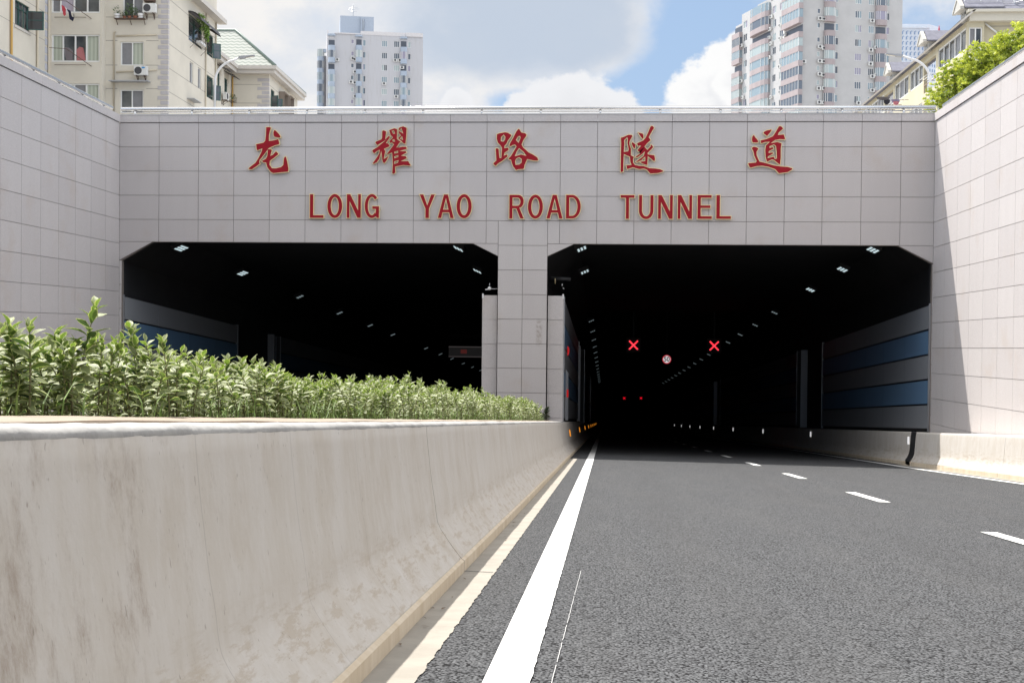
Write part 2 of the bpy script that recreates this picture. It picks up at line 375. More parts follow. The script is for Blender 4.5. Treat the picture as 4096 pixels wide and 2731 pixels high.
# ------------------------------------------------------------------ stone-faced cutting walls and portal
rt = random.Random(5)
def tone_layer(bm): return bm.faces.layers.float.new('tone')
def slab(bm, lay, O, U, V, N, t=None):
    n0 = len(bm.faces); obox(bm, O, U, V, N); bm.faces.ensure_lookup_table()
    t = rt.random() if t is None else t
    for f in bm.faces[n0:]: f[lay] = t
GAP = 0.005
def side_wall(label, X0, k, tilt, out, ztop_courses):
    root = thing('cutting_wall', label, 'wall')
    P = lambda Y, z: Vector((X0 + k*(Y-YF), Y, z + tilt*(YF-Y)))
    o = Vector((out, 0, 0))
    bm = B(); lay = tone_layer(bm)
    for j in range(28):
        ya, yb = YF-j, YF-j-1
        for r in range(14):
            zt = 4.843-0.6*r; zb = zt-0.6
            a = P(yb+GAP, zb+GAP); u = P(ya-GAP, zb+GAP)-a; v = P(yb+GAP, zt-GAP)-a
            slab(bm, lay, a - o*0.03, u, v, o*0.03)
    obj('stone_facing', bm, STONE, root)
    bm = B(); lay = tone_layer(bm)
    for j in range(28):
        a = P(YF-j-1+0.003, 4.855); u = P(YF-j-0.003, 4.855)-a
        slab(bm, lay, a - o*0.36, u, (0, 0, 0.185), o*0.385)
    obj('coping', bm, STONE, root)
    bm = B()
    a, b = P(3.6, 0), P(YF+0.0, 0)
    prism(bm, [(a.x-out*0.36, a.y, -9), (a.x-out*0.022, a.y, -9), (a.x-out*0.022, a.y, 4.86+tilt*(YF-a.y)), (a.x-out*0.36, a.y, 4.86+tilt*(YF-a.y))], b-a)
    a2 = P(-76, 0)
    prism(bm, [(a2.x-out*0.36, -76, -9), (a2.x-out*0.0, -76, -9), (a2.x-out*0.0, -76, 5.0), (a2.x-out*0.36, -76, 5.0)], P(3.59, 0)-a2)
    obj('wall_core', bm, GROUT, root)
    return root, P, o
WL, PL, OL = side_wall('grey granite cutting wall on the left side, wholly in shade', -12.15, -0.0434, 0.0061, 1, 0)
WR, PR, ORR = side_wall('pale granite cutting wall on the right side, sunlit with a diagonal shadow edge', 7.79, -0.0091, 0.0206, -1, 0)

PORTAL = thing('tunnel_portal', 'granite tunnel front with two openings, a middle pillar and red lettering', 'tunnel portal', (0, YF, 0))
yo = -YF                                                     # children are built in world numbers and shifted
def shift(bm): bmesh.ops.translate(bm, verts=bm.verts, vec=(0, yo, 0)); return bm
xs = [-12.15, -11.143, -10.142] + [-9.243+0.9*k for k in range(17)] + [6.075, 7.0, 7.79]
zs = [4.843, 4.243, 3.643, 3.043, 2.443, 1.887]
bm = B(); lay = tone_layer(bm)
FD = Vector((0, -0.03, 0))
def ftile(x0, x1, z0, z1, t=None, y=YF+0.03, dd=FD):
    slab(bm, lay, (x0+GAP, y, z0+GAP), (x1-x0-2*GAP, 0, 0), (0, 0, z1-z0-2*GAP), dd, t)
warm = {(19, 0)}
for i in range(len(xs)-1):
    for j in range(5):
        if j == 4 and xs[i] > -3.0 and xs[i+1] < -1.1: continue
        ftile(xs[i], xs[i+1], zs[j+1], zs[j])
for x0, x1 in ((-2.943, -2.645), (-1.437, -1.143)): ftile(x0, x1, 1.887, 2.443)
pz = [2.443] + [1.844-0.6*k for k in range(11)]
for j in range(len(pz)-1):
    ftile(-2.645, -2.041, pz[j+1], pz[j]); ftile(-2.041, -1.437, pz[j+1], pz[j])
def tri(pts):
    n0 = len(bm.faces); prism(bm, [(x, YF+0.03, z) for x, z in pts], FD); bm.faces.ensure_lookup_table(); t = rt.random()
    for f in bm.faces[n0:]: f[lay] = t
tri([(-12.15+GAP, 1.887-GAP), (-12.15+GAP, 1.435), (-11.31, 1.887-GAP)])
tri([(-3.25, 1.887-GAP), (-2.645-GAP, 1.585), (-2.645-GAP, 1.887-GAP)])
tri([(-1.437+GAP, 1.887-GAP), (-1.437+GAP, 1.59), (-0.80, 1.887-GAP)])
tri([(6.97, 1.887-GAP), (7.79-GAP, 1.475), (7.79-GAP, 1.887-GAP)])
for k in range(9):
    ftile(-12.15, -12.088, 1.42-0.6*k-0.6, 1.42-0.6*k); ftile(7.776, 7.79+GAP, 1.45-0.6*k-0.6, 1.45-0.6*k)
obj('stone_facing', shift(bm), STONE, PORTAL)
bm = B(); lay = tone_layer(bm)
for i in range(len(xs)-1):
    slab(bm, lay, (xs[i]+0.004, YF+0.50, 4.855), (xs[i+1]-xs[i]-0.008, 0, 0), (0, 0, 0.175), (0, -0.52, 0))
obj('coping', shift(bm), STONE, PORTAL)
bm = B(); box(bm, -12.16, 7.80, YF-0.03, YF+0.52, 5.033, 5.052)
obj('coping_lip', shift(bm), mat('pale_stone_lip', (0.55, 0.54, 0.53), 0.6), PORTAL)
bm = B()
prism(bm, [(x, YF+0.024, z) for x, z in ((-12.5, 4.85), (8.1, 4.85), (8.1, -9), (7.775, -9), (7.775, 1.45), (6.968, 1.880), (-0.797, 1.880), (-1.443, 1.572), (-1.443, -6),
      (-2.639, -6), (-2.639, 1.568), (-3.262, 1.880), (-11.305, 1.880), (-12.09, 1.42), (-12.09, -9), (-12.5, -9))], (0, 0.13, 0))
obj('portal_core', shift(bm), SOFFIT, PORTAL)
bm = B()
prism(bm, [(x, YF+0.156, z) for x, z in ((-12.5, 4.85), (8.1, 4.85), (8.1, -9), (7.83, -9), (7.83, 1.50), (6.98, 1.93), (-0.81, 1.93), (-1.45, 1.60), (-1.45, -6),
      (-2.63, -6), (-2.63, 1.60), (-3.25, 1.93), (-11.30, 1.93), (-12.17, 1.46), (-12.17, -9), (-12.5, -9))], (0, 0.42, 0))
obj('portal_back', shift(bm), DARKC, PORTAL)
# recessed stone wings either side of the pillar: the ends of the lining inside
for x0, x1 in ((-3.035, -2.66), (-1.422, -1.028)):
    bm = B(); lay = tone_layer(bm)
    zz = [0.628, 0.03] + [0.03-0.6*k for k in range(1, 6)]
    for j in range(len(zz)-1): ftile(x0, x1, zz[j+1], zz[j], y=YF+0.14, dd=Vector((0, -0.03, 0)))
    box(bm, x0+0.01, x1-0.01, YF+0.141, YF+0.4, -3.4, 0.62)
    obj('stone_wing', shift(bm), STONE, PORTAL)
    bm = B(); xx = x0 if x0 < -2 else x1-0.035
    box(bm, xx, xx+0.035, YF+0.10, YF+0.16, 0.55, 0.665)
    obj('trim_end', shift(bm), WHITEP, PORTAL)

# ------------------------------------------------------------------ steel handrails
def handrail(label, pts, posts, up):
    root = thing('handrail', label, 'handrail', pts[0])
    o = Vector(pts[0]); P_ = [Vector(p)-o for p in pts]
    bm = B(); tube(bm, [p+Vector((0, 0, up)) for p in P_], 0.046, 14); obj('top_rail', bm, STEEL, root)
    bm = B(); tube(bm, [p+Vector((0, 0, up-0.085)) for p in P_], 0.018, 8); obj('lower_rail', bm, STEEL, root)
    for q in posts:
        q = Vector(q)-o; bm = B(); tube(bm, [q+Vector((0, 0, -0.02)), q+Vector((0, 0, up-0.04))], 0.028, 10); obj('post', bm, STEEL, root)
    return root
RZ = 5.05
handrail('steel handrail running across the top of the tunnel front', [(-12.16, YF+0.12, RZ), (7.82, YF+0.12, RZ)], [(-11.8+1.452*k, YF+0.12, RZ) for k in range(14)], 0.155)
for P_, o_, lb in ((PL, OL, 'steel handrail climbing along the top of the shaded left wall'), (PR, ORR, 'steel handrail along the top of the sunlit right wall')):
    a, b = P_(YF-0.15, 5.04)-o_*0.16, P_(3.8, 5.04)-o_*0.16
    handrail(lb, [a, b], [a+(b-a)*(0.02+k*0.052) for k in range(19)], 0.155)

# ------------------------------------------------------------------ barriers
def barrier(label, base_x, sgn, prof, y0, y1, joints, moves=False, foot=0.075, back=None):
    root = thing('concrete_barrier', label, 'barrier')
    fn = lambda x, h, y: (base_x + (side(y) if moves else 0) + sgn*x, y, zr(base_x, y)+h)
    segs = [y0] + sorted(joints) + [y1]; bm = B()
    for a, b in zip(segs[:-1], segs[1:]):
        a2, b2 = a+0.006, b-0.006; n = max(2, int((b2-a2)/(0.5 if a < 34 else 6)))
        ys = [a2+(b2-a2)*i/n for i in range(n+1)]
        rows = sweep(bm, prof, ys, fn)
        for rw in (rows[0], rows[-1]): cf = bm.faces.new([bm.verts.new(v_.co) for v_ in rw]); cf.normal_update(); (cf.normal.y > 0) == (rw is rows[0]) and cf.normal_flip()
        for f in bm.faces: f.smooth = len(f.verts) == 4
    obj('barrier_face', bm, CONC, root)
    bm = B()
    for a, b in zip(segs[:-1], segs[1:]):
        n = max(2, int((b-a)/4)); ys = [a+0.005+(b-a-0.01)*i/n for i in range(n+1)]
        sweep(bm, [(-0.012, -0.02), (-0.012, foot-0.012), (0.004, foot), (0.3, foot), (0.3, -0.02)], ys, fn, closed=True)
    obj('barrier_foot', bm, STEP, root)
    bm = B(); sweep(bm, [(0.13, 0.0), (0.13, 0.18), (0.18, 0.30), (0.235, 0.72)], [y0+0.2+ (y1-y0-0.4)*i/30 for i in range(31)], fn); obj('joint_filler', bm, JOINT, root)
    return root, fn
def smooth(pr, n=4):
    o = []
    for i in range(len(pr)-1):
        p0, p1, p2, p3 = pr[max(0, i-1)], pr[i], pr[i+1], pr[min(len(pr)-1, i+2)]
        for k in range(n):
            t = k/n; o.append(tuple(0.5*((2*p1[j]) + (-p0[j]+p2[j])*t + (2*p0[j]-5*p1[j]+4*p2[j]-p3[j])*t*t + (-p0[j]+3*p1[j]-3*p2[j]+p3[j])*t**3) for j in (0, 1)))
    return o+[pr[-1]]
profL = [(0.30, 0.04), (0.0, 0.070), (0.048, 0.130), (0.092, 0.192), (0.120, 0.236), (0.137, 0.281), (0.151, 0.381), (0.172, 0.515), (0.196, 0.728), (0.200, 0.776), (0.222, 0.789), (0.36, 0.789)]
profL = profL[:1] + smooth(profL[1:9]) + profL[9:]
BL, fnL = barrier('long weathered concrete barrier with pale mortar top in the foreground', -0.752, -1, profL, -30, 220, [-3.1, 6.87, 16.9, 26.9, 33.2])
# lumpy trowelled mortar along its top
bm = B(); pr = [(0.2025, 0.766), (0.2000, 0.775), (0.2005, 0.784), (0.2065, 0.791), (0.217, 0.797), (0.232, 0.800), (0.26, 0.802), (0.30, 0.800), (0.335, 0.794), (0.35, 0.78)]
ys = [-1.0+0.03*i for i in range(430)] + [11.9+0.12*i for i in range(165)]
def fcap(i, x, h, y):
    n1 = mnoise.noise((y*1.3, x*9, 1)); n2 = mnoise.noise((y*6.0, x*30, h*30)); n3 = mnoise.noise((y*22, x*60, h*60))
    low = 0.006*mnoise.noise((y*2.2, 5, 0)) + 0.004*mnoise.noise((y*8, 9, 0)) if h < 0.77 else 0
    return fnL(x - (0.002*n1 + 0.0018*n2 + 0.0010*n3 if h > 0.77 else 0.0005*n2), h + 0.003*n1 + 0.0022*n2 + 0.001*n3 + low, y)
rows = [[bm.verts.new(fcap(0, x, h, y)) for x, h in pr] for y in ys]
for i in range(len(ys)-1):
    for k in range(len(pr)-1): bm.faces.new((rows[i][k], rows[i+1][k], rows[i+1][k+1], rows[i][k+1]))
bmesh.ops.recalc_face_normals(bm, faces=bm.faces)
obj('mortar_cap', bm, MORTAR, BL, smooth=True)
profR = [(0.30, 0.06), (0.0, 0.096), (0.04, 0.16), (0.078, 0.239), (0.094, 0.323), (0.11, 0.55), (0.128, 0.735), (0.145, 0.765), (0.17, 0.775), (0.73, 0.775)]
profR0 = profR
profR = profR[:1] + smooth(profR[1:9]) + profR[9:]
BR, fnR = barrier('concrete barrier at the foot of the right wall, half in sun and half in shade', 7.035, 1, profR, -30, 220, [4, 14, 24, 30.2, 33.4, 43.4], moves=True, foot=0.10)
# dark drain chute let into it just outside the portal
ch = thing('drain_chute', 'black drain chute cut through the shaded right barrier', 'drain', (7.035, 30.4, zr(7.035, 30.4)))
bm = B()
ring = [(x-0.012, h) for x, h in profR0[1:8]]
prism(bm, [(x, -0.02, h) for x, h in [(ring[0][0], 0.0)]+ring] + [(x+0.05, -0.02, h) for x, h in ([(ring[0][0], 0.0)]+ring)[::-1]], (0, 0.44, 0))
obj('chute_face', bm, BLACK, ch)
bm = B(); tube(bm, [(0.03, 0.02, 0.10), (0.05, 0.36, 0.12)], 0.02, 8); obj('chute_pipe', bm, PSTEEL, ch)
# left carriageway barriers (mostly behind the hedge)
barrier('concrete barrier on the far side of the hedge strip', -3.33, 1, profL, -30, 220, [6.9, 16.9, 26.9])
barrier('concrete barrier at the foot of the left wall beyond the hedge', -11.55, -1, profL, -30, 220, [6.9, 16.9, 26.9])

# planter between the carriageways
bm = B()
for xa, xb in ((-1.345, -1.115), (-2.965, -2.735)):
    yy = [-2+0.25*i for i in range(134)]
    for i in range(len(yy)-1):
        r = [(xa, yy[i], zr(-0.75, yy[i])), (xb, yy[i], zr(-0.75, yy[i])), (xb, yy[i+1], zr(-0.75, yy[i+1])), (xa, yy[i+1], zr(-0.75, yy[i+1]))]
        top = [Vector(p)+Vector((0, 0, (0.804 if abs(p[0]+1.115) < .01 or abs(p[0]+2.965) < .01 else 0.813)+0.004*mnoise.noise((p[1]*1.7, p[0]*5, 0)))) for p in r]; bot = [Vector(p)+Vector((0, 0, 0.3)) for p in r]
        quad(bm, top); quad(bm, [bot[1], bot[2], top[2], top[1]]); quad(bm, [bot[3], bot[0], top[0], top[3]])
bmesh.ops.remove_doubles(bm, verts=bm.verts, dist=0.0005)
tag(obj('planter_kerb', bm, KERB), 'tan concrete kerb edging the hedge bed behind the barrier', 'kerb')
bm = B(); sweep(bm, [(-2.74, 0.76), (-2.3, 0.79), (-1.8, 0.79), (-1.34, 0.77)], [-2+1.0*i for i in range(34)], lambda x, h, y: (x, y, zr(-0.75, y)+h+0.02*mnoise.noise((x*3, y*3, 0))))
tag(obj('planter_soil', bm, SOIL), kind='structure')
# ------------------------------------------------------------------ inside the two tubes
S = 0.0766
def zt(z0, Y): return z0 + zr(0, Y)-zr(0, YF)                 # a height at the portal carried down the slope
YT = [YF+0.5, 40, 50, 60, 75, 90, 110, 130, 150, 175, 200, 230, 260, 290]
TUN = thing('tunnel_interior', 'dark twin tunnel bore behind the two openings', 'tunnel')
bm = B()
for xa, xb in ((-12.3, -2.5), (-1.58, 8.0)):
    sweep(bm, [(xa, -4.5), (xa, 1.45), (xa+0.85, 2.3), (xb-0.75, 2.3), (xb, 1.5), (xb, -4.5)], YT, lambda x, h, y: (x, y, zt(h, y)))
    quad(bm, [(xa, 290, zt(-4.5, 290)), (xb, 290, zt(-4.5, 290)), (xb, 290, zt(2.4, 290)), (xa, 290, zt(2.4, 290))])
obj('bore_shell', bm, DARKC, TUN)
# street slab over the tubes keeps daylight out
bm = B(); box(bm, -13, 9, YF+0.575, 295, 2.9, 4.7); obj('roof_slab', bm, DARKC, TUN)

def lining(label, X, sgn, ztop, stretches, cat='wall panelling'):
    """enamelled panels in five courses, grey and blue by turns; sgn = side the lining faces"""
    root = thing('wall_lining', label, cat, (X, YF, 0))
    for y0, y1 in stretches:
        courses = [ztop-0.6*k for k in range(6)]; cols = [PGREY, PBLUE, PGREY, PBLUE, PGREY]
        for c in range(5):
            bm = B(); n = max(1, int(round((y1-y0)/2.5)))
            for i in range(n):
                a, b = y0+(y1-y0)*i/n+0.008, y0+(y1-y0)*(i+1)/n-0.008
                p = [(0, a-YF, zt(courses[c+1]+0.022, a)), (0, b-YF, zt(courses[c+1]+0.022, b)), (0, b-YF, zt(courses[c]-0.022, b)), (0, a-YF, zt(courses[c]-0.022, a))]
                prism(bm, p, (-sgn*0.04, 0, 0))
            obj('panel_course', bm, cols[c], root)
        bm = B(); prism(bm, [(-sgn*0.05, y0-YF, zt(ztop-3.05, y0)), (-sgn*0.05, y1-YF, zt(ztop-3.05, y1)), (-sgn*0.05, y1-YF, zt(ztop, y1)), (-sgn*0.05, y0-YF, zt(ztop, y0))], (-sgn*0.3, 0, 0))
        obj('lining_core', bm, PDARK, root)
        for yy in (y0-0.02, y1+0.0):
            bm = B(); box(bm, min(sgn*0.02, -sgn*0.30), max(sgn*0.02, -sgn*0.30), yy-YF, yy+0.03-YF, zt(ztop-3.05, yy), zt(ztop+0.02, yy))
            obj('end_trim', bm, PSTEEL, root)
    return root
lining('grey and blue panelled lining on the right wall of the right bore', 7.755, -1, 0.50, [(YF+0.12, 47.0), (52.0, 88.0), (93, 130)])
lining('dark panelled lining along the left wall of the right bore', -1.03, 1, 0.62, [(YF+0.42, 50.0), (53.0, 90.0), (94, 130)])
lining('grey and blue panelled lining on the left wall of the left bore', -12.07, 1, 0.55, [(YF+0.12, 41.8), (46.5, 85.0)])
lining('thin panelled lining on the pillar side of the left bore', -3.035, -1, 0.62, [(YF+0.42, 60.0)])

# steel edge strips of the recesses
for lb, x, y in (('tall steel jamb strip of the recess on the right wall of the right bore', 7.66, 52.0), ('tall steel jamb strip standing dark behind the hedge in the left bore', -11.9, 46.5), ('tall steel jamb strip on the left wall of the right bore', -0.93, 53.0)):
    t = thing('recess_jamb', lb, 'jamb', (x, y, zt(-2.5, y)))
    bm = B(); box(bm, -0.09, 0.09, -0.04, 0.0, 0, 3.0); obj('jamb_plate', bm, PDARK, t)
    for q in (-0.095, 0.075):
        bm = B(); box(bm, q, q+0.02, -0.06, -0.02, 0, 3.0); obj('jamb_edge', bm, PSTEEL, t)

# ceiling lights
LAMP = emis('lamp_tube_glow', (0.60, 0.74, 0.78), 0.48)
LAMPF = emis('lamp_tube_glow_far', (0.60, 0.75, 0.80), 0.17)
def lamp(x, y, tilt, label, group):
    m = LAMP if y < 45 else LAMPF; hw = 0.026 if y < 45 else 0.026; hl = 0.24 if y < 45 else 0.13
    z = zt(2.24 if abs(tilt) < 0.1 else 1.9, y)
    t = thing('tunnel_light', label, 'ceiling light', (x, y, z), 0, group); t.rotation_euler = (math.atan(-S), tilt, 0)
    bm = B(); box(bm, -0.15, 0.15, -0.28, 0.28, 0.0, 0.10); obj('housing', bm, BLACK, t)
    for k in (-0.085, 0.0, 0.085):
        bm = B(); box(bm, k-hw, k+hw, -hl, hl, -0.012, -0.001); obj('light_tube', bm, m, t)
    return t
def row(pix, X, tilt, lab, first, grp, extra=14):
    """lamps down one side of a bore; distances read off where each meets the row's own line X"""
    ys = []
    for px, py in pix:
        p = onX(px*4096/2352, py*4096/2352, X); ys.append(p.y)
    return ys
def lamps(X, tilt, ys, lab, grp):
    for i, y in enumerate(ys):
        l = lab if i else lab.replace('one of the row of small ceiling lights', 'nearest ceiling light').replace('one of the ceiling lights', 'nearest ceiling light')
        lamp(X, y, tilt, l, grp if i else None)
lamps(6.55, R(24), [31.9+0.6, 36.6, 42.2, 51.0, 57.5, 63.8]+[70+6.4*k for k in range(13)], 'one of the row of small ceiling lights down the right side of the right bore', 'ceiling lights along the right side of the right bore')
lamps(-0.62, R(-24), [32.6, 37.6, 56, 62.5, 69]+[75.4+6.4*k for k in range(12)], 'one of the row of small ceiling lights down the left side of the right bore', 'ceiling lights along the left side of the right bore')
lamps(-11.0, R(-24), [32.9, 38.6, 46.0, 53.0, 60.0, 66.5, 79.0, 86, 92.5, 100, 107, 114], 'one of the row of small ceiling lights down the left side of the left bore', 'ceiling lights along the left side of the left bore')
lamps(-3.75, R(24), [32.7, 37.6], 'one of the ceiling lights beside the pillar in the left bore', 'ceiling lights beside the pillar in the left bore')

# lane signals: a red cross of light points on a black board, hung from the ceiling
SIG = emis('signal_red_glow', (1.0, 0.006, 0.022), 0.9)
SIGD = emis('signal_red_core', (1.0, 0.16, 0.20), 1.4)
def signal(px, py, Y, size, label, dots):
    p = onY(px, py, Y); t = thing('lane_signal', label, 'traffic signal', p)
    h = size/2; bm = B(); box(bm, -h*1.5, h*1.5, 0.01, 0.16, -h*1.5, h*1.5); obj('signal_board', bm, BLACK, t)
    bm = B(); box(bm, -0.03, 0.03, 0.05, 0.11, h*1.5, zt(2.3, Y)-p.z); obj('hanger', bm, BLACK, t)
    a = h*0.19; bm = B()
    for s in (1, -1):
        pts = [(-h-a*0.0, -s*h+s*a), (-h+a, -s*h), (h, s*h-s*a), (h-a, s*h)]
        yy = 0.0 if s > 0 else 0.003
        prism(bm, [(x, yy, z) for x, z in pts], (0, 0.006, 0))
    obj('red_cross', bm, SIG, t)
    if dots:
        bm = B()
        for s in (1, -1):
            for i in range(9):
                for j in (-0.5, 0.5):
                    u = -0.88+0.22*i; x, z = h*u - s*j*a*0.75, s*h*u + j*a*0.75
                    bmesh.ops.create_icosphere(bm, subdivisions=1, radius=0.011, matrix=Matrix.Translation((x, -0.006, z)))
        obj('light_points', bm, SIGD, t)
signal(2534, 1380, 55.6, 0.40, 'large glowing red cross signal hung left of the 50 sign', True)
signal(2857, 1383, 55.6, 0.40, 'large glowing red cross signal hung right of the 50 sign', True)
signal(2497, 1592, 250, 0.45, 'tiny far red cross signal deep in the right bore, the left of two', False)
signal(2564, 1592, 250, 0.45, 'tiny far red cross signal deep in the right bore, the right of two', False)

# text and filled outlines as solid meshes
def solid(curve, yback):
    o = bpy.data.objects.new('tmp', curve); C.objects.link(o); dg = bpy.context.evaluated_depsgraph_get()
    me = bpy.data.meshes.new_from_object(o.evaluated_get(dg)); bpy.data.objects.remove(o); bpy.data.curves.remove(curve)
    bm = B(); bm.from_mesh(me); bpy.data.meshes.remove(me)
    for v in bm.verts: x, y, z = v.co; v.co = (x, yback-z, y)
    return bm
def outline(polys, offset, depth):
    cu = bpy.data.curves.new('c', 'CURVE'); cu.dimensions = '2D'; cu.fill_mode = 'BOTH'; cu.extrude = depth/2; cu.offset = offset
    for p in polys:
        s = cu.splines.new('POLY'); s.points.add(len(p)-1); s.use_cyclic_u = True
        for i, (x, y) in enumerate(p): s.points[i].co = (x, y, 0, 1)
    return cu
def text_bm(txt, size, depth, yb):
    cu = bpy.data.curves.new('t', 'FONT'); cu.body = txt; cu.size = size; cu.extrude = depth/2; cu.offset = 0.007; cu.align_x = 'CENTER'; cu.align_y = 'CENTER'
    return solid(cu, yb)
p = onY(2667, 1437, 55.6)
t = thing('speed_limit_sign', 'round red-rimmed white 50 speed sign hanging between the red crosses', 'sign', p)
r0 = 0.19
SREF = emis('sign_white_lit', (0.42, 0.40, 0.41), 1.0); SRED = emis('sign_red_lit', (0.25, 0.012, 0.02), 1.0)
def disc(bm, r, y0, y1, n=40): prism(bm, [(r*math.cos(2*math.pi*i/n), y0, r*math.sin(2*math.pi*i/n)) for i in range(n)], (0, y1-y0, 0))
bm = B(); disc(bm, r0, 0.0, 0.03); obj('red_rim', bm, SRED, t)
bm = B(); disc(bm, r0*0.79, -0.004, 0.0); obj('white_disc', bm, SREF, t)
bm = text_bm('50', 0.285, 0.004, -0.006)
for v in bm.verts: v.co.x *= 0.88
obj('numerals', bm, BLACK, t)
bm = B(); box(bm, -0.012, 0.012, 0.01, 0.03, r0, zt(2.3, 55.6)-p.z); obj('hanger', bm, BLACK, t)

# reflectors on the barriers
AMB = emis('amber_reflector_glow', (1.0, 0.36, 0.03), 0.42); WREF = emis('white_reflector_glow', (0.8, 0.8, 0.8), 0.40)  # emission paints the light the reflectors send back
for i, y in enumerate([33.9, 47, 60, 73, 86, 99, 112, 125, 138]):
    x, _, z = fnL(0.160, 0.50, y); zz = z
    t = thing('barrier_reflector', 'nearest and largest amber reflector on the left barrier at the pillar' if i == 0 else 'one of the amber reflectors dwindling along the left barrier into the bore', 'reflector', (x+0.012, y, zz), 0, None if i == 0 else 'amber reflectors along the left barrier')
    bm = B(); a = 0.05 if i else 0.055; box(bm, -0.012, 0.012, -0.05, 0.05, -0.085, 0.085); bmesh.ops.rotate(bm, verts=bm.verts, cent=(0, 0, 0), matrix=Matrix.Rotation(R(-9), 3, 'Y')); obj('reflector_face', bm, AMB, t)
    bm = B(); box(bm, -0.02, 0.008, 0.04, 0.055, -0.095, 0.095); obj('backplate', bm, BLACK, t)
for i, y in enumerate([30.95, 45.4, 58.9, 72.5, 85.4, 97.5, 109, 121, 133]):
    x, _, z = fnR(0.105, 0.58, y)
    t = thing('barrier_reflector', 'white reflector beside the drain chute on the right barrier' if i == 0 else 'one of the white reflectors dwindling along the right barrier into the bore', 'reflector', (x-0.012, y, z), 0, None if i == 0 else 'white reflectors along the right barrier')
    bm = B(); box(bm, -0.03, 0.012, -0.012, 0.012, -0.09, 0.09); obj('reflector_face', bm, WREF, t)
    bm = B(); box(bm, -0.02, 0.02, 0.013, 0.02, -0.09, 0.09); obj('backplate', bm, BLACK, t)

# fittings round the pillar
p = onX(1977, 1152, -2.72)
t = thing('camera_dome', 'white dome camera on a bracket beside the pillar in the left opening', 'camera', (-2.86, YF+0.12, 0.79))
bm = B(); bmesh.ops.create_uvsphere(bm, u_segments=16, v_segments=10, radius=0.045); obj('dome', bm, WHITEP, t, smooth=True)
bm = B(); tube(bm, [(0, 0, 0.03), (0.005, 0, 0.13)], 0.010, 8); obj('stem', bm, PSTEEL, t)
bm = B(); tube(bm, [(-0.02, 0, -0.02), (-0.10, -0.02, -0.03)], 0.014, 8); tube(bm, [(0.03, 0, -0.01), (0.24, 0.02, -0.01)], 0.006, 6); obj('bracket_arm', bm, WHITEP, t)
t = thing('pipe_bracket', 'dark pipe run with bright clips beside the pillar in the right opening', 'pipe', (-1.40, YF+0.65, 1.02))
bm = B(); tube(bm, [(0, 0, 0.08), (0.10, 0, 0.08)], 0.008, 6); tube(bm, [(0.0, 0.05, 0.05), (0.52, 0.05, 0.03)], 0.05, 10); obj('pipe', bm, PDARK, t, smooth=True)
bm = B(); tube(bm, [(0.135, -0.03, 0.05), (0.137, -0.03, -0.09)], 0.010, 6); obj('brass_clip', bm, GOLD, t)
bm = B(); tube(bm, [(0.315, -0.03, -0.09), (0.305, -0.03, -0.14)], 0.012, 6); tube(bm, [(0.325, -0.03, -0.19), (0.36, -0.03, -0.21)], 0.012, 6); obj('white_clip', bm, WHITEP, t)
REDP = emis('fire_red_sign_glow', (0.55, 0.01, 0.012), 0.3)  # self-glow stands in for light on the red plates
t = thing('hydrant_sign', 'half-round red hydrant sign projecting from the left wall of the right bore', 'sign', (-1.0, 34.2, -0.78))
bm = B(); prism(bm, [(0.05*math.sin(math.pi*i/14), 0, 0.13*math.cos(math.pi*i/14)) for i in range(15)], (0, 0.03, 0)); obj('sign_plate', bm, REDP, t)
bm = B(); box(bm, -0.03, 0.03, 0.03, 0.05, -0.05, 0.05); obj('bracket', bm, BLACK, t)
t = thing('fire_cabinet_plate', 'small square red plate above the bars of the cabinet in the right bore', 'sign', (-1.01, 34.2, -1.9))
bm = B(); box(bm, 0, 0.05, -0.02, 0.02, -0.10, 0.10); obj('plate', bm, REDP, t)
bm = B(); box(bm, -0.02, 0.0, -0.02, 0.02, -0.06, 0.06); obj('bracket', bm, BLACK, t)
t = thing('fire_cabinet', 'row of bright vertical steel bars on the left wall of the right bore', 'cabinet', (-1.015, 33.4, -2.6))
for k in range(6):
    y = k*0.42; bm = B(); box(bm, 0, 0.012, y, y+0.03, zt(0, 33.4+y)-zt(0, 33.4)+0.05, zt(0, 33.4+y)-zt(0, 33.4)+1.35); obj('steel_bar', bm, PSTEEL, t)
pa, pb = onY(1795, 1386, 75.0), onY(1960, 1428, 75.0)
t = thing('message_board', 'grey overhead message board seen from behind in the left bore by the pillar', 'sign board', ((pa.x+pb.x)/2, 75.0, (pa.z+pb.z)/2))
hw, hh = (pb.x-pa.x)/2, (pa.z-pb.z)/2
bm = B(); box(bm, -hw, hw, 0, 0.3, -hh, hh); obj('board', bm, emis('board_glow', (0.025, 0.024, 0.024), 0.22), t)  # faint glow of board, frame and panel stands in for falling light
bm = B()
for z in (-hh-0.02, hh-0.03):
    box(bm, -hw, hw, -0.04, -0.002, z, z+0.05)
obj('frame', bm, emis('board_frame_glow', (0.08, 0.07, 0.07), 0.35), t)
bm = B(); box(bm, -hw*0.42, -hw*0.12, -0.012, -0.002, -hh*0.35, hh*0.45); obj('red_panel', bm, emis('board_red_glow', (0.10, 0.02, 0.018), 0.35), t)
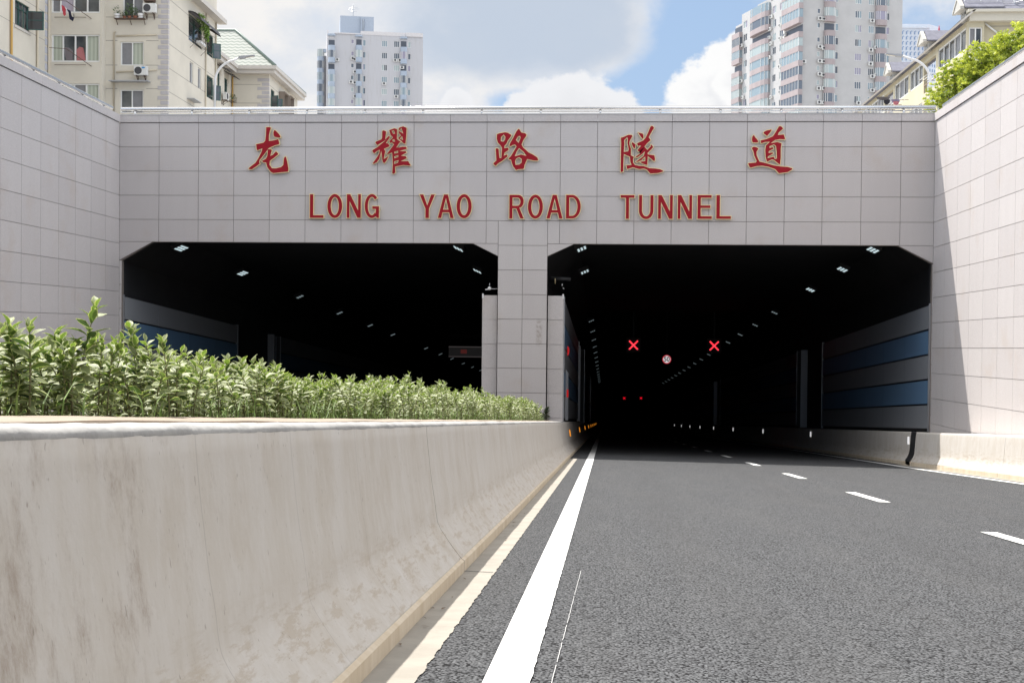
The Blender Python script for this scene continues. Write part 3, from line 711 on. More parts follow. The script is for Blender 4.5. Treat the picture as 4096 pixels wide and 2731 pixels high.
# ------------------------------------------------------------------ raised lettering on the portal
def px_poly(pts, ox, oy, s): return [tuple(onY(ox+x/s, oy+y/s, YF)[i] for i in (0, 2)) for x, y in pts]
def letter(polys, label, og=0.011, orr=-0.006):
    cx = sum(p[0] for p in polys[0])/len(polys[0]); cz = sum(p[1] for p in polys[0])/len(polys[0])
    loc = [[(x-cx, z-cz) for x, z in q] for q in polys]
    t = thing('sign_letter', label, 'letter', (cx, YF, cz), 0, 'raised red letters of the tunnel name')
    bm = solid(outline(loc, og, 0.055), -0.0275-0.004); obj('gold_rim', bm, GOLD, t)
    bm = solid(outline(loc, orr, 0.058), -0.029-0.004); obj('red_face', bm, RED, t)
    return t
CH = [
 ((980, 490, 7.125), 'red Chinese character meaning dragon, first of the five large characters', [
  [(610,135),(735,130),(772,165),(745,250),(715,370),(712,525),(800,515),(960,475),(985,500),(1010,610),(990,650),(870,680),(720,745),(700,760),(780,770),(795,800),(760,940),(800,925),(900,815),(985,900),(965,940),(840,1040),(740,1110),(730,1210),(790,1300),(900,1305),(1040,1270),(1095,1220),(1115,1020),(1150,970),(1195,980),(1235,1130),(1268,1320),(1262,1425),(1050,1445),(820,1470),(740,1430),(640,1290),(608,1165),(540,1160),(470,1105),(600,1040),(640,960),(650,830),(520,1000),(445,1090),(435,1140),(460,1190),(330,1285),(220,1360),(130,1355),(100,1325),(180,1250),(310,1150),(400,1000),(470,860),(495,775),(370,825),(340,790),(320,625),(540,575),(580,530),(600,380),(605,230)],
  [(860,215),(900,235),(1000,340),(1045,410),(1030,455),(990,460),(860,440),(820,390),(812,310),(830,240)]]),
 ((1470, 490, 7.125), 'red Chinese character meaning dazzling, dense with strokes, second of the five', [
  [(440,220),(520,240),(560,270),(535,460),(620,375),(665,415),(655,460),(560,590),(610,600),(660,680),(650,705),(500,770),(535,830),(510,940),(495,1030),(590,965),(635,955),(560,1110),(490,1195),(440,1150),(415,1060),(400,900),(385,960),(360,1050),(290,1150),(180,1210),(140,1180),(240,1040),(330,900),(345,815),(270,850),(210,910),(170,890),(130,800),(280,710),(400,610),(285,680),(220,590),(240,550),(400,480),(415,440),(415,280)],
  [(620,220),(780,165),(872,200),(862,470),(890,500),(1000,580),(930,600),(840,740),(810,740),(1000,690),(1120,690),(1150,770),(1010,815),(1110,815),(1140,880),(1010,950),(1110,960),(1150,1040),(1020,1100),(1180,1100),(1255,1230),(1240,1260),(1030,1240),(810,1280),(820,1440),(760,1490),(700,1470),(720,1200),(700,890),(600,930),(535,920),(640,790),(750,640),(700,600),(660,620),(610,550),(720,440),(660,380),(620,260)],
  [(885,190),(910,150),(1030,110),(1140,160),(1130,400),(1105,640),(1030,620),(950,540),(870,470),(885,440),(945,380),(890,330)],
  [(720,265),(755,255),(780,320),(750,320)], [(735,520),(765,505),(780,545),(745,545)], [(970,200),(1005,300),(930,250)], [(990,430),(1005,490),(955,470)],
  [(790,855),(870,835),(870,865),(790,880)], [(785,990),(875,960),(875,985),(790,1015)], [(785,1130),(880,1105),(865,1150),(785,1175)]]),
 ((1955, 490, 7.127), 'red Chinese character meaning road, third of the five, above the pillar', [
  [(225,340),(300,310),(470,280),(560,295),(665,365),(655,410),(560,540),(525,625),(470,680),(465,730),(550,710),(585,760),(580,810),(470,880),(455,935),(540,905),(560,985),(400,1115),(280,1190),(205,1265),(130,1210),(125,1165),(210,1090),(190,780),(200,740),(260,735),(300,760),(325,1010),(350,1010),(370,750),(340,690),(250,590),(220,480)],
  [(430,380),(465,430),(455,500),(420,545),(365,535),(370,440)],
  [(850,178),(900,210),(940,285),(1050,310),(1095,360),(1080,410),(1000,530),(955,640),(1000,720),(1150,855),(1280,920),(1400,1000),(1430,1080),(1400,1115),(1280,1110),(1110,1070),(1040,1220),(1020,1330),(990,1350),(840,1360),(780,1388),(690,1270),(650,1170),(630,1085),(590,1085),(545,1040),(620,970),(700,840),(780,700),(750,660),(690,670),(630,710),(575,690),(590,620),(690,440),(780,260)],
  [(890,415),(895,460),(850,570),(795,510),(850,420)], [(870,765),(980,850),(1045,940),(930,910),(770,955),(810,850)], [(870,1020),(930,1060),(925,1150),(870,1195),(780,1205),(770,1110),(800,1050)]]),
 ((2460, 490, 7.127), 'red Chinese character for the first half of tunnel, fourth of the five', [
  [(150,440),(260,405),(380,350),(480,355),(515,400),(430,550),(425,630),(470,760),(465,940),(545,980),(550,1010),(525,1060),(530,1150),(580,1215),(680,1230),(820,1240),(980,1300),(1150,1310),(1290,1330),(1395,1385),(1370,1425),(1220,1470),(1000,1480),(970,1450),(900,1370),(820,1340),(690,1355),(500,1305),(345,1360),(320,1310),(305,1220),(450,1210),(420,1130),(410,1000),(265,935),(255,1100),(250,1420),(160,1445),(145,1410),(150,1000),(160,600)],
  [(340,455),(350,480),(340,600),(375,780),(365,820),(265,835),(280,620),(275,520)],
  [(650,280),(790,320),(820,350),(825,470),(785,500),(720,430),(645,310)], [(485,555),(600,630),(600,670),(580,760),(540,775),(490,700),(455,600)],
  [(1030,95),(1090,110),(1130,170),(1070,260),(975,430),(1030,520),(920,620),(855,700),(920,775),(1000,690),(1005,625),(1050,640),(1105,715),(1040,790),(940,890),(945,910),(1130,935),(1155,1060),(1135,1130),(1100,1125),(945,1000),(935,1220),(915,1240),(780,1200),(700,1145),(715,1115),(620,1160),(575,1130),(680,1050),(800,960),(825,880),(770,930),(640,1020),(590,1020),(570,985),(700,890),(770,790),(690,860),(630,830),(625,790),(710,690),(640,700),(610,610),(640,585),(795,515),(860,440),(930,290),(990,140)],
  [(845,1015),(845,1100),(760,1110),(790,1060)]]),
 ((2975, 490, 7.127), 'red Chinese character meaning way, last of the five large characters', [
  [(275,355),(310,385),(330,430),(380,480),(425,550),(400,595),(260,600),(225,575),(210,500),(225,410)],
  [(220,720),(270,690),(340,700),(425,740),(410,790),(370,850),(375,950),(450,1115),(600,1150),(850,1220),(1050,1250),(1250,1265),(1395,1310),(1370,1370),(1250,1440),(1000,1475),(960,1450),(890,1360),(700,1290),(520,1260),(370,1270),(190,1315),(150,1290),(105,1200),(115,1160),(330,1140),(345,1110),(280,970),(250,830),(210,760)],
  [(550,275),(640,230),(780,200),(805,235),(720,350),(660,420),(540,330)],
  [(1030,100),(1090,130),(1130,195),(1000,310),(985,355),(1140,340),(1185,480),(1165,515),(1020,505),(890,530),(820,580),(950,555),(1085,600),(1060,750),(1060,1000),(1040,1215),(1010,1225),(830,1085),(780,1085),(665,1145),(640,1130),(600,1000),(590,800),(610,660),(700,580),(600,585),(490,625),(465,590),(460,515),(640,470),(810,400),(890,280),(980,120)],
  [(740,700),(850,655),(895,690),(915,850),(920,1030),(885,1040),(860,975),(790,985),(690,1010),(700,985),(830,920),(840,870),(820,850),(715,865),(720,840),(850,770),(850,710),(790,705),(740,720)]]),
]
for (ox, oy, s), lb, polys in CH: letter([px_poly(p, ox, oy, s) for p in polys], lb, 0.004 if ox != 1470 else 0.0, -0.0125)

def arc(cx, cy, rx, ry, a0, a1, n=14): return [(cx+rx*math.cos(R(a0+(a1-a0)*i/n)), cy+ry*math.sin(R(a0+(a1-a0)*i/n))) for i in range(n+1)]
w1, h1 = 0.265, 0.155                      # stem width and bar height in the unit box (width 1, height 1)
GL = {
 'L': [[(0,0),(1,0),(1,0.13),(w1,0.13),(w1,1),(0,1)]],
 'O': [arc(0.5,0.5,0.5,0.51,0,360,28)[:-1], arc(0.5,0.5,0.25,0.365,0,360,28)[:-1]],
 'N': [[(0,0),(0.22,0),(0.22,0.66),(0.74,0),(1,0),(1,1),(0.78,1),(0.78,0.36),(0.26,1),(0,1)]],
 'G': [arc(0.5,0.5,0.5,0.51,42,322,26)+[(0.78,0.10),(0.80,0.0),(1,0),(1,0.50),(0.52,0.50),(0.52,0.37),(0.76,0.37),(0.74,0.22)]+arc(0.5,0.5,0.26,0.37,-38,-318,22)],
 'Y': [[(0.38,0),(0.63,0),(0.63,0.40),(1,1),(0.74,1),(0.505,0.56),(0.26,1),(0,1),(0.38,0.40)]],
 'A': [[(0,0),(0.23,0),(0.31,0.24),(0.69,0.24),(0.77,0),(1,0),(0.63,1),(0.37,1)], [(0.355,0.37),(0.5,0.80),(0.645,0.37)]],
 'R': [[(0,0),(0.24,0),(0.24,0.42),(0.47,0.42),(0.73,0),(1,0),(0.70,0.45)]+arc(0.62,0.72,0.36,0.28,-68,90,12)+[(0,1)], [(0.24,0.55)]+arc(0.56,0.71,0.17,0.16,-90,90,8)+[(0.24,0.87)]],
 'D': [[(0,0)]+arc(0.42,0.5,0.58,0.5,-90,90,16)+[(0,1)], [(0.24,0.13)]+arc(0.42,0.5,0.335,0.37,-90,90,14)+[(0.24,0.87)]],
 'T': [[(0.375,0),(0.625,0),(0.625,0.87),(1,0.87),(1,1),(0,1),(0,0.87),(0.375,0.87)]],
 'U': [arc(0.5,0.36,0.5,0.37,180,360,16)+[(1,1),(0.76,1)]+arc(0.5,0.36,0.26,0.235,0,-180,12)+[(0.24,1),(0,1)]],
 'E': [[(0,0),(1,0),(1,0.13),(0.25,0.13),(0.25,0.45),(0.90,0.45),(0.90,0.575),(0.25,0.575),(0.25,0.87),(0.98,0.87),(0.98,1),(0,1)]],
}
ORD = ['first', 'second', 'third', 'fourth', 'fifth', 'sixth']
WORDS = [('LONG', [(1240.6,1297.7),(1310.5,1372),(1388,1446.4),(1459.5,1519)], 777.6, 873.3), ('YAO', [(1678,1742),(1751.4,1817.8),(1826,1889)], 778.4, 874),
         ('ROAD', [(2036.7,2098),(2110.7,2173.5),(2185,2252.5),(2263,2324.5)], 780.2, 875.8), ('TUNNEL', [(2480.6,2538.8),(2554,2614.8),(2630.6,2692),(2709,2769),(2788,2848),(2863,2924.5)], 781, 877.4)]
for wd_, ext, yt, yb in WORDS:
    for i, (chr_, (xa, xb)) in enumerate(zip(wd_, ext)):
        pa, pb = onY(xa, yb, YF), onY(xb, yt, YF)
        polys = [[(pa.x+(pb.x-pa.x)*x, pa.z+(pb.z-pa.z)*y) for x, y in p] for p in GL[chr_]]
        letter(polys, 'red letter %s with gold rim, %s letter of the word %s' % (chr_, ORD[i], wd_))
# ------------------------------------------------------------------ buildings
CREAM = mat('cream_render', (0.59, 0.55, 0.47), 0.9, var=0.05, vscale=0.5, bump=0.03, bscale=20)
CREAM2 = mat('yellow_render', (0.50, 0.455, 0.33), 0.9, var=0.05, vscale=0.5)
LINE = mat('render_joint', (0.27, 0.25, 0.22), 0.9)
QUOIN = mat('grey_quoin_stone', (0.43, 0.41, 0.42), 0.85, var=0.06, vscale=2)
TRIM = mat('eave_cream', (0.52, 0.49, 0.45), 0.8)
WFRAME = mat('window_white_frame', (0.72, 0.72, 0.70), 0.5)
GFRAME = mat('window_green_frame', (0.028, 0.085, 0.075), 0.5)
def glass_extra(n, tc, src):
    f = n.noise(tc, 0.55, 3, 0.5)
    return n.mix(n.ss(f, 0.4, 0.65), (0.045, 0.05, 0.055, 1), (0.13, 0.14, 0.14, 1))
GLASS = mat('window_glass_dark', (0.06, 0.07, 0.07), 0.06, extra=glass_extra, spec=0.6)
def curt_extra(n, tc, src):
    X, Y, Z = n.xyz(tc)
    f = n.m('SINE', n.m('MULTIPLY', n.m('ADD', X, Y), 26.0))
    return n.mix(n.ss(f, -0.7, 0.9), (0.34, 0.37, 0.30, 1), (0.45, 0.48, 0.40, 1))
CURT = mat('window_green_curtain', (0.4, 0.45, 0.35), 0.5, extra=curt_extra)
CURTG = mat('window_grey_blind', (0.20, 0.20, 0.21), 0.4, var=0.1, vscale=2)
CURTL = mat('window_lilac_curtain', (0.38, 0.34, 0.40), 0.5, var=0.1, vscale=2)
PIPEY = mat('ochre_pipe', (0.50, 0.30, 0.08), 0.6)
PIPEC = mat('cream_pipe', (0.55, 0.49, 0.38), 0.7)
RUST = mat('rusted_iron', (0.10, 0.065, 0.05), 0.8, var=0.3, vscale=8)
ACW = mat('ac_casing_white', (0.62, 0.62, 0.60), 0.5, var=0.05, vscale=4)
AWN = mat('dark_awning_sheet', (0.05, 0.045, 0.045), 0.5)
AWNG = mat('grey_awning_sheet', (0.35, 0.36, 0.38), 0.5)
def tile_extra(n, tc, src):
    X, Y, Z = n.xyz(tc)
    u = n.m('SINE', n.m('MULTIPLY', X, 13.0)); v = n.m('SINE', n.m('ADD', n.m('MULTIPLY', Z, 21.0), n.m('MULTIPLY', u, 0.9)))
    return n.mix(n.ss(v, -0.9, 0.1), (0.17, 0.195, 0.175, 1), (0.31, 0.325, 0.30, 1))
TILE = mat('pale_green_roof_tiles', (0.6, 0.65, 0.58), 0.75, extra=tile_extra, spec=0.15)
TILEG = mat('green_ridge_tiles', (0.15, 0.20, 0.175), 0.5)
SLATE = mat('blue_grey_roof', (0.19, 0.19, 0.225), 0.85, spec=0.1, var=0.1, vscale=3)
LEAFP = mat('pot_plant_leaves', (0.06, 0.11, 0.03), 0.6, var=0.4, vscale=6)
VINE = mat('vine_leaves', (0.16, 0.27, 0.04), 0.5, var=0.4, vscale=6)
TERRA = mat('terracotta', (0.30, 0.12, 0.07), 0.8, var=0.1)

class Bld:
    def __init__(s, label, cx, cy_, rz, cat='building', name='apartment_building'):
        s.root = thing(name, label, cat, (cx, cy_, G), rz); s.M = Matrix.Translation((cx, cy_, G)) @ Matrix.Rotation(rz, 4, 'Z'); s.I = s.M.inverted()
    def _hit(s, px, py, p0, n):
        o = s.I @ Vector((0, 0, 0)); dd = (s.I.to_3x3() @ ray(px, py)); t = (Vector(p0)-o).dot(Vector(n))/dd.dot(Vector(n)); return o+dd*t
    def fr(s, px, py, y0=0.0): q = s._hit(px, py, (0, y0, 0), (0, 1, 0)); return q.x, q.z
    def sd(s, px, py, x0=0.0): q = s._hit(px, py, (x0, 0, 0), (1, 0, 0)); return q.y, q.z
    def world(s, p): return s.M @ Vector(p)
Z = Vector((0, 0, 1))
def window(root, O, U, N, u0, u1, z0, z1, frame, panes, bars=None, rec=0.12, fw=0.055, tr=None, shared=None):
    """frame with mullions and one pane mesh per different glazing, set back into its opening"""
    O, U, N = Vector(O), Vector(U), Vector(N)
    P = lambda u, z, dd=0: O+U*u+Z*z-N*dd
    bm = B(); n = len(panes)
    br = bars or [u0+(u1-u0)*i/n for i in range(n+1)]
    for z in (z0, z1-fw): obox(bm, P(u0, z, rec), U*(u1-u0), Z*fw, N*0.05)
    for i, b in enumerate(br):
        b2 = min(max(b-fw/2, u0), u1-fw); obox(bm, P(b2, z0+fw+0.001, rec), U*fw, Z*(z1-z0-2*fw-0.002), N*0.06)
    if tr: obox(bm, P(u0+fw, z0+(z1-z0)*tr, rec+0.002), U*(u1-u0-2*fw), Z*fw*0.8, N*0.04)
    f = obj('window', bm, frame, root)
    mats = list(dict.fromkeys(panes)); bm = B()
    for i in range(n):
        a, b = br[i], br[i+1]; quad(bm, [P(a, z0, rec+0.012*(1+(i % 2))), P(b, z0, rec+0.012*(1+(i % 2))), P(b, z1, rec+0.012*(1+(i % 2))), P(a, z1, rec+0.012*(1+(i % 2)))], mats.index(panes[i]))
    obj('pane', bm, mats, f)
    return f
def casement(root, hinge, dirv, width, z0, z1, label=None):
    """green casement leaf standing open"""
    h, dv = Vector(hinge), Vector(dirv).normalized(); bm = B(); t = Vector((0.03, 0.02, 0))
    for z in (z0, (z0+z1)/2, z1-0.05): obox(bm, h+Z*z, dv*width, Z*0.05, t)
    for k in (0, width-0.05): obox(bm, h+dv*k+Z*(z0+0.051), dv*0.05, Z*(z1-z0-0.102), t)
    f = obj('casement', bm, GFRAME, root, label=label)
    bm = B(); quad(bm, [h+dv*0.05+Z*(z0+.05)+t*.5, h+dv*(width-.05)+Z*(z0+.05)+t*.5, h+dv*(width-.05)+Z*(z1-.05)+t*.5, h+dv*0.05+Z*(z1-.05)+t*.5]); obj('pane', bm, GLASS, f)
def ac_unit(b, p, N, label, wd=0.82, ht=0.56, group=None, sticker=None):
    """outdoor air-conditioner: casing, fan grille, two brackets; p is the lower left corner on the wall, N out of it"""
    N = Vector(N); U = Z.cross(N)*1.0
    if U.x < -0.5: U = -U
    t = thing('air_conditioner', label, 'air conditioner', b.world(p), b.root.rotation_euler.z, group)
    bm = B(); obox(bm, N*0.12, U*wd, Z*ht, N*0.30); bmesh.ops.bevel(bm, geom=bm.edges[:], offset=0.02, segments=1, affect='EDGES'); obj('casing', bm, ACW, t)
    c = N*0.424+U*wd*0.34+Z*ht*0.5; bm = B(); rr = ht*0.40
    prism(bm, [c+U*rr*math.cos(a*math.pi/12)+Z*rr*math.sin(a*math.pi/12) for a in range(24)], N*0.012); obj('fan_grille', bm, mat('ac_grille_dark', (0.05, 0.05, 0.055), 0.6), t)
    for k in (0.15, wd-0.2):
        bm = B(); obox(bm, U*k-Z*0.05, U*0.035, Z*0.045, N*0.45); obox(bm, U*k-Z*0.35, U*0.035, Z*0.30, N*0.03)
        prism(bm, [U*k-Z*0.33+N*0.03, U*k-Z*0.28+N*0.03, U*k-Z*0.052+N*0.40, U*k-Z*0.052+N*0.34], U*0.03); obj('bracket', bm, RUST, t)
    if sticker:
        bm = B(); obox(bm, N*0.421+U*wd*0.60+Z*ht*0.72, U*0.20, Z*0.10, N*0.004); obj('sticker', bm, mat('blue_sticker', (0.05, 0.25, 0.55), 0.5), t)
    return t
def leaf_cloud(bm, c, r, n, size, rng, sq=(1, 1, 1)):
    for _ in range(n):
        v = Vector((rng.gauss(0, 1), rng.gauss(0, 1), rng.gauss(0, 1))).normalized()*r*rng.random()**0.4
        p = Vector(c)+Vector((v.x*sq[0], v.y*sq[1], v.z*sq[2])); a = Vector((rng.gauss(0, 1), rng.gauss(0, 1), rng.gauss(0, .6))).normalized(); b_ = a.cross(Vector((rng.gauss(0, 1), rng.gauss(0, 1), rng.gauss(0, 1)))).normalized()
        s_ = size*rng.uniform(0.6, 1.3); bm.faces.new([bm.verts.new(q) for q in (p-a*s_, p+b_*s_*.45, p+a*s_, p-b_*s_*.45)])
rb = random.Random(3)
def pot(b, p, r, h, m, label, leaves=0, lr=0.25, lm=None):
    t = thing('flower_pot', label, 'flower pot', b.world(p)); bm = B(); n = 14
    rg = [[bm.verts.new((q*math.cos(2*math.pi*i/n), q*math.sin(2*math.pi*i/n), z)) for i in range(n)] for q, z in ((r*.75, 0), (r, h*.85), (r*1.08, h*.86), (r*1.08, h), (r*.9, h), (r*.85, h*.8))]
    for a, c in zip(rg[:-1], rg[1:]):
        for i in range(n): bm.faces.new((a[i], a[(i+1) % n], c[(i+1) % n], c[i]))
    bm.faces.new(rg[0][::-1]); bm.faces.new(rg[-1]); obj('pot', bm, m, t)
    if leaves: bm = B(); leaf_cloud(bm, (0, 0, h+lr*.8), lr, leaves, 0.06, rb, (1, .7, 1.1)); obj('foliage', bm, lm or LEAFP, t)

# ---- left front block: corner with grey quoins, front turned to us, long side along the cutting
c0 = onY(672, 200, 78.0)
L1 = Bld('cream apartment block with grey corner quoins and laundry rods on the left', c0.x, c0.y, math.atan(0.045))
r = L1.root
X205 = L1.fr(206, 200)[0]; XB0, XB1 = L1.fr(206, 200, -0.6)[0], L1.fr(408, 200, -0.6)[0]
TOP = 20.2
f = lambda px, py, y=0.0: L1.fr(px, py, y)
def rect(px0, py0, px1, py1, y=0.0):
    a, b_ = f(px0, py1, y), f(px1, py0, y); return (a[0], b_[0], a[1], b_[1])
wA, wB, wC = rect(482, 168, 575, 262.5), rect(481, 359, 574, 454), rect(492, -22, 575, 75)
U, N = Vector((1, 0, 0)), Vector((0, -1, 0))
def sh(h, x0): return (h[0]-x0, h[1]-x0, h[2], h[3])
bm = B()
wall_holes(bm, (XB1, 0, 0), U, N, -XB1, 0.0, TOP, [sh(q, XB1) for q in (wA, wB, wC)], 0.16)
# bay with ribbon windows
b1, b2, b3 = rect(206, 139, 399, 248, -0.6), rect(206, -60, 401, 52, -0.6), rect(206, 335, 398, 445, -0.6)
wall_holes(bm, (XB0, -0.6, 0), U, N, XB1-XB0, 0.0, TOP, [sh(q, XB0) for q in (b1, b2, b3)], 0.14)
quad(bm, [(XB1, -0.6, 0), (XB1, 0, 0), (XB1, 0, TOP), (XB1, -0.6, TOP)])
# side facing the cutting, with its openings
g = lambda px, py: L1.sd(px, py)
DEP = g(866, 220)[0]
def srect(px0, py0, px1, py1):
    """opening on the side wall from pixel edges; heights taken at its near edge"""
    a, b_ = g(px0, py0), g(px1, py0); zt_, zb_ = g(px0, py0)[1], g(px0, py1)[1]; return (a[0], b_[0], zb_, zt_)
s1, s2, s3, s4, s5 = srect(755, 52, 808, 160), srect(826, 126, 852, 216), srect(759, 244, 773, 330), srect(792, 268, 805, 352), srect(825, 296, 852, 386)
US, NS = Vector((0, 1, 0)), Vector((1, 0, 0))
wall_holes(bm, (0, 0, 0), US, NS, DEP, 0.0, TOP-0.3, [s1, s2, s3, s4, s5], 0.16)
quad(bm, [(0, DEP, 0), (-14, DEP, 0), (-14, DEP, TOP), (0, DEP, TOP)])
# wing running forward on the left
def wr(px0, py0, px1, py1):
    q0, q1 = L1.sd(px0, py0, XW), L1.sd(px1, py0, XW); zb_ = L1.sd(px0, py1, XW)[1]; return (q0[0], q1[0], zb_, q0[1])
XW = X205
y_near = -22.0
w1_ = wr(60, -4, 117, 99)
wall_holes(bm, (XW, y_near, 0), US, NS, -0.6-y_near, 0.0, TOP, [(w1_[0]-y_near, w1_[1]-y_near, w1_[2], w1_[3])], 0.16)
quad(bm, [(XW, y_near, 0), (XW-9, y_near, 0), (XW-9, y_near, TOP), (XW, y_near, TOP)])
# score lines in the render
for py in (71, 165, 263, 357):
    z = f(600, py)[1]
    for a, b_ in ((423, 470), (585, 634)):
        xa, xb = f(a, py)[0], f(b_, py)[0]; obox(bm, (xa, -0.004, z), (xb-xa, 0, 0), (0, 0, 0.035), (0, 0.003, 0), 1)
for py in (2, 92, 181, 278, 372):
    z = g(681, py)[1]; obox(bm, (0.001, 0.25, z), (0, DEP-0.3, 0), (0, 0, 0.035), (0.003, 0, 0), 1)
for py in (14, 128):
    z = L1.sd(150, py+20, XW)[1]; obox(bm, (XW+0.001, y_near+.3, z), (0, -y_near-1.2, 0), (0, 0, 0.03), (0.003, 0, 0), 1)
obj('wall', bm, [CREAM, LINE], r)
bm = B(); box(bm, -14, 0.55, -0.95, DEP+0.6, TOP, TOP+0.35); box(bm, XW-9, XW+0.5, y_near-.5, -0.96, TOP, TOP+0.35); obj('flat_roof', bm, TRIM, r)
# sloping eave on the side
ze = g(868, 98)[1]
bm = B(); prism(bm, [(0.003, 0.0, ze+0.05), (0.62, 0.0, ze+0.05), (0.62, 0.0, ze+0.36), (0.42, 0.0, ze+0.55), (0.003, 0.0, ze+0.55)], (0, DEP+0.45, 0)); obj('eave', bm, TRIM, r)
bm = B(); z = 0.2; i = 0
while z < TOP-0.4:
    wq = 0.62 if i % 2 else 0.44
    box(bm, -wq, 0.012, -0.02, 0.0 if False else 0.22, z, z+0.225); z += 0.31; i += 1
obj('quoin_stones', bm, QUOIN, r)
bm = B(); z = 0.2; i = 0
while z < TOP-0.4:
    box(bm, XW-0.1, XW+0.02, -1.05, -0.615, z, z+0.38); z += 0.5
obj('quoin_stones', bm, mat('pale_blue_quoin', (0.46, 0.47, 0.52), 0.85), r)
window(r, (0, 0, 0), U, N, *wA[:2], *wA[2:], WFRAME, [CURTG, CURT], fw=0.07)
window(r, (0, 0, 0), U, N, *wB[:2], *wB[2:], WFRAME, [GLASS, CURTG], fw=0.07)
window(r, (0, 0, 0), U, N, *wC[:2], *wC[2:], WFRAME, [GLASS, CURTG], fw=0.07)
def bx(px, y=-0.6): return f(px, 200, y)[0]
window(r, (0, -0.6, 0), U, N, *b1[:2], *b1[2:], WFRAME, [CURT, GLASS, GLASS, CURT], bars=[bx(206), bx(251), bx(300), bx(345), bx(399)], fw=0.09)
window(r, (0, -0.6, 0), U, N, *b2[:2], *b2[2:], WFRAME, [CURTG, CURTL, GLASS, GLASS], bars=[bx(206), bx(241), bx(295), bx(348), bx(401)], fw=0.09)
window(r, (0, -0.6, 0), U, N, *b3[:2], *b3[2:], WFRAME, [CURT, CURTG, CURT], bars=[bx(206), bx(296), bx(345), bx(398)], fw=0.09)
for q, nn in ((s1, 2), (s2, 2), (s5, 2)): window(r, (0, 0, 0), US, NS, *q[:2], *q[2:], GFRAME, [GLASS, GLASS], tr=0.7)
for q in (s3, s4): window(r, (0, 0, 0), US, NS, *q[:2], *q[2:], WFRAME, [CURTG])
for q in (s2, s5):
    zl, zh = q[2]+0.02, q[2]+(q[3]-q[2])*0.70
    casement(r, (0.02, q[1]-0.05, 0), (1, 0.55, 0), 0.52, zl, zh); casement(r, (0.02, q[0]+0.05, 0), (1, -0.4, 0), 0.45, zl, zh)
window(r, (XW, 0, 0), US, NS, w1_[0], w1_[1], w1_[2], w1_[3], GFRAME, [GLASS, GLASS, GLASS], tr=0.72)
casement(r, (XW+0.02, w1_[0]+1.6, 0), (1, 0.15, 0), 0.95, w1_[2]+0.05, w1_[2]+1.15)
bm = B(); box(bm, XW, XW+0.06, w1_[0]-0.15, w1_[1]+0.15, w1_[2]-0.16, w1_[2]-0.02); obj('sill', bm, TRIM, r)
bm = B(); x = f(482, 200)[0]; box(bm, wB[0]-0.55, wB[1]+0.45, -0.55, -0.004, wB[3]+0.42, wB[3]+0.47); obj('window_canopy', bm, AWNG, r)
bm = B(); y3 = L1.sd(40, 60, XW)[0]; tube(bm, [(XW+0.10, y3, 0), (XW+0.10, y3, TOP)], 0.07, 8); obj('drain_pipe', bm, PIPEY, r, label='ochre drain pipe')
for px, rr in ((145, 0.07), (190, 0.07)):
    y3 = L1.sd(px, 60, XW)[0]; bm = B(); tube(bm, [(XW+0.09, y3, 0), (XW+0.09, y3, TOP)], rr, 8); obj('drain_pipe', bm, PIPEC, r)
y3 = g(820, 200)[0]; bm = B(); tube(bm, [(0.08, y3, 0), (0.08, y3, ze)], 0.05, 8); obj('drain_pipe', bm, PIPEC, r)
y3 = g(860, 200)[0]; bm = B(); tube(bm, [(0.08, y3, 0), (0.08, y3, ze)], 0.06, 8); obj('drain_pipe', bm, PIPEC, r)
x3 = f(458, 200)[0]; bm = B(); tube(bm, [(x3, -0.06, 0), (x3, -0.06, f(458, 130)[1]), (x3+0.1, -0.06, f(458, 128)[1])], 0.05, 8); obj('drain_pipe', bm, PIPEC, r)
for py0, py1 in ((146, 140), (290, 281)):
    a, b_ = f(466, py0), f(629, py1); bm = B(); tube(bm, [(a[0], -0.05, a[1]), (b_[0], -0.05, b_[1])], 0.045, 8); obj('condensate_pipe', bm, PIPEC, r)
# drying rods in front of the bay
for py, lb in ((200, 'rusty drying rods outside the middle bay window of the cream block'), (10, 'rusty drying rods outside the top bay window of the cream block')):
    a, b_ = f(212, py, -0.9), f(272, py, -1.2); t = thing('drying_rack', lb, 'drying rack', L1.world((a[0], -0.6, a[1])), L1.root.rotation_euler.z)
    o = Vector((a[0], -0.6, a[1])); e1, e2 = f(366, py+66, -0.62), f(345, py+62, -0.62)
    bm = B(); tube(bm, [Vector((a[0], -1.5, a[1]))-o, Vector((b_[0], -1.5, b_[1]))-o], 0.018, 6); obj('rod', bm, RUST, t)
    bm = B(); tube(bm, [Vector((b_[0], -1.5, b_[1]))-o, Vector((e1[0], -0.62, e1[1]))-o], 0.02, 6); obj('stay', bm, RUST, t)
    z2 = f(300, py+60, -0.66)[1]; bm = B(); tube(bm, [Vector((a[0], -0.66, z2))-o, Vector((e2[0], -0.66, z2))-o], 0.014, 6); obj('rod', bm, RUST, t)
def cloth(p_px, y, wpx, label, m, parent_b, nm='garment'):
    """hanging cloth with folds: pixel outline on the plane y"""
    pts = [parent_b.fr(px, py, y) for px, py in p_px]; cx = sum(a for a, _ in pts)/len(pts); zt0 = max(b_ for _, b_ in pts)
    t = parent_b.world((cx, y, zt0)); bm = B(); prism(bm, [(a-cx, 0.02*math.sin(i*2.1), b_-zt0) for i, (a, b_) in enumerate(pts)], (0, 0.03, 0))
    o = obj(nm, bm, m); o.location = t; tag(o, label, 'garment'); return o
cloth([(246,20),(256,26),(264,40),(262,50),(263,60),(257,65),(252,58),(251,48),(248,38)], -1.45, 0, 'red cloth hung on the line at the top bay window', mat('red_cloth', (0.45, 0.05, 0.07), 0.9), L1)
cloth([(257,27),(265,34),(271,56),(268,59),(264,52),(262,40)], -1.40, 0, 'narrow white cloth hung between the red and the navy ones', mat('white_cloth', (0.6, 0.58, 0.57), 0.9), L1)
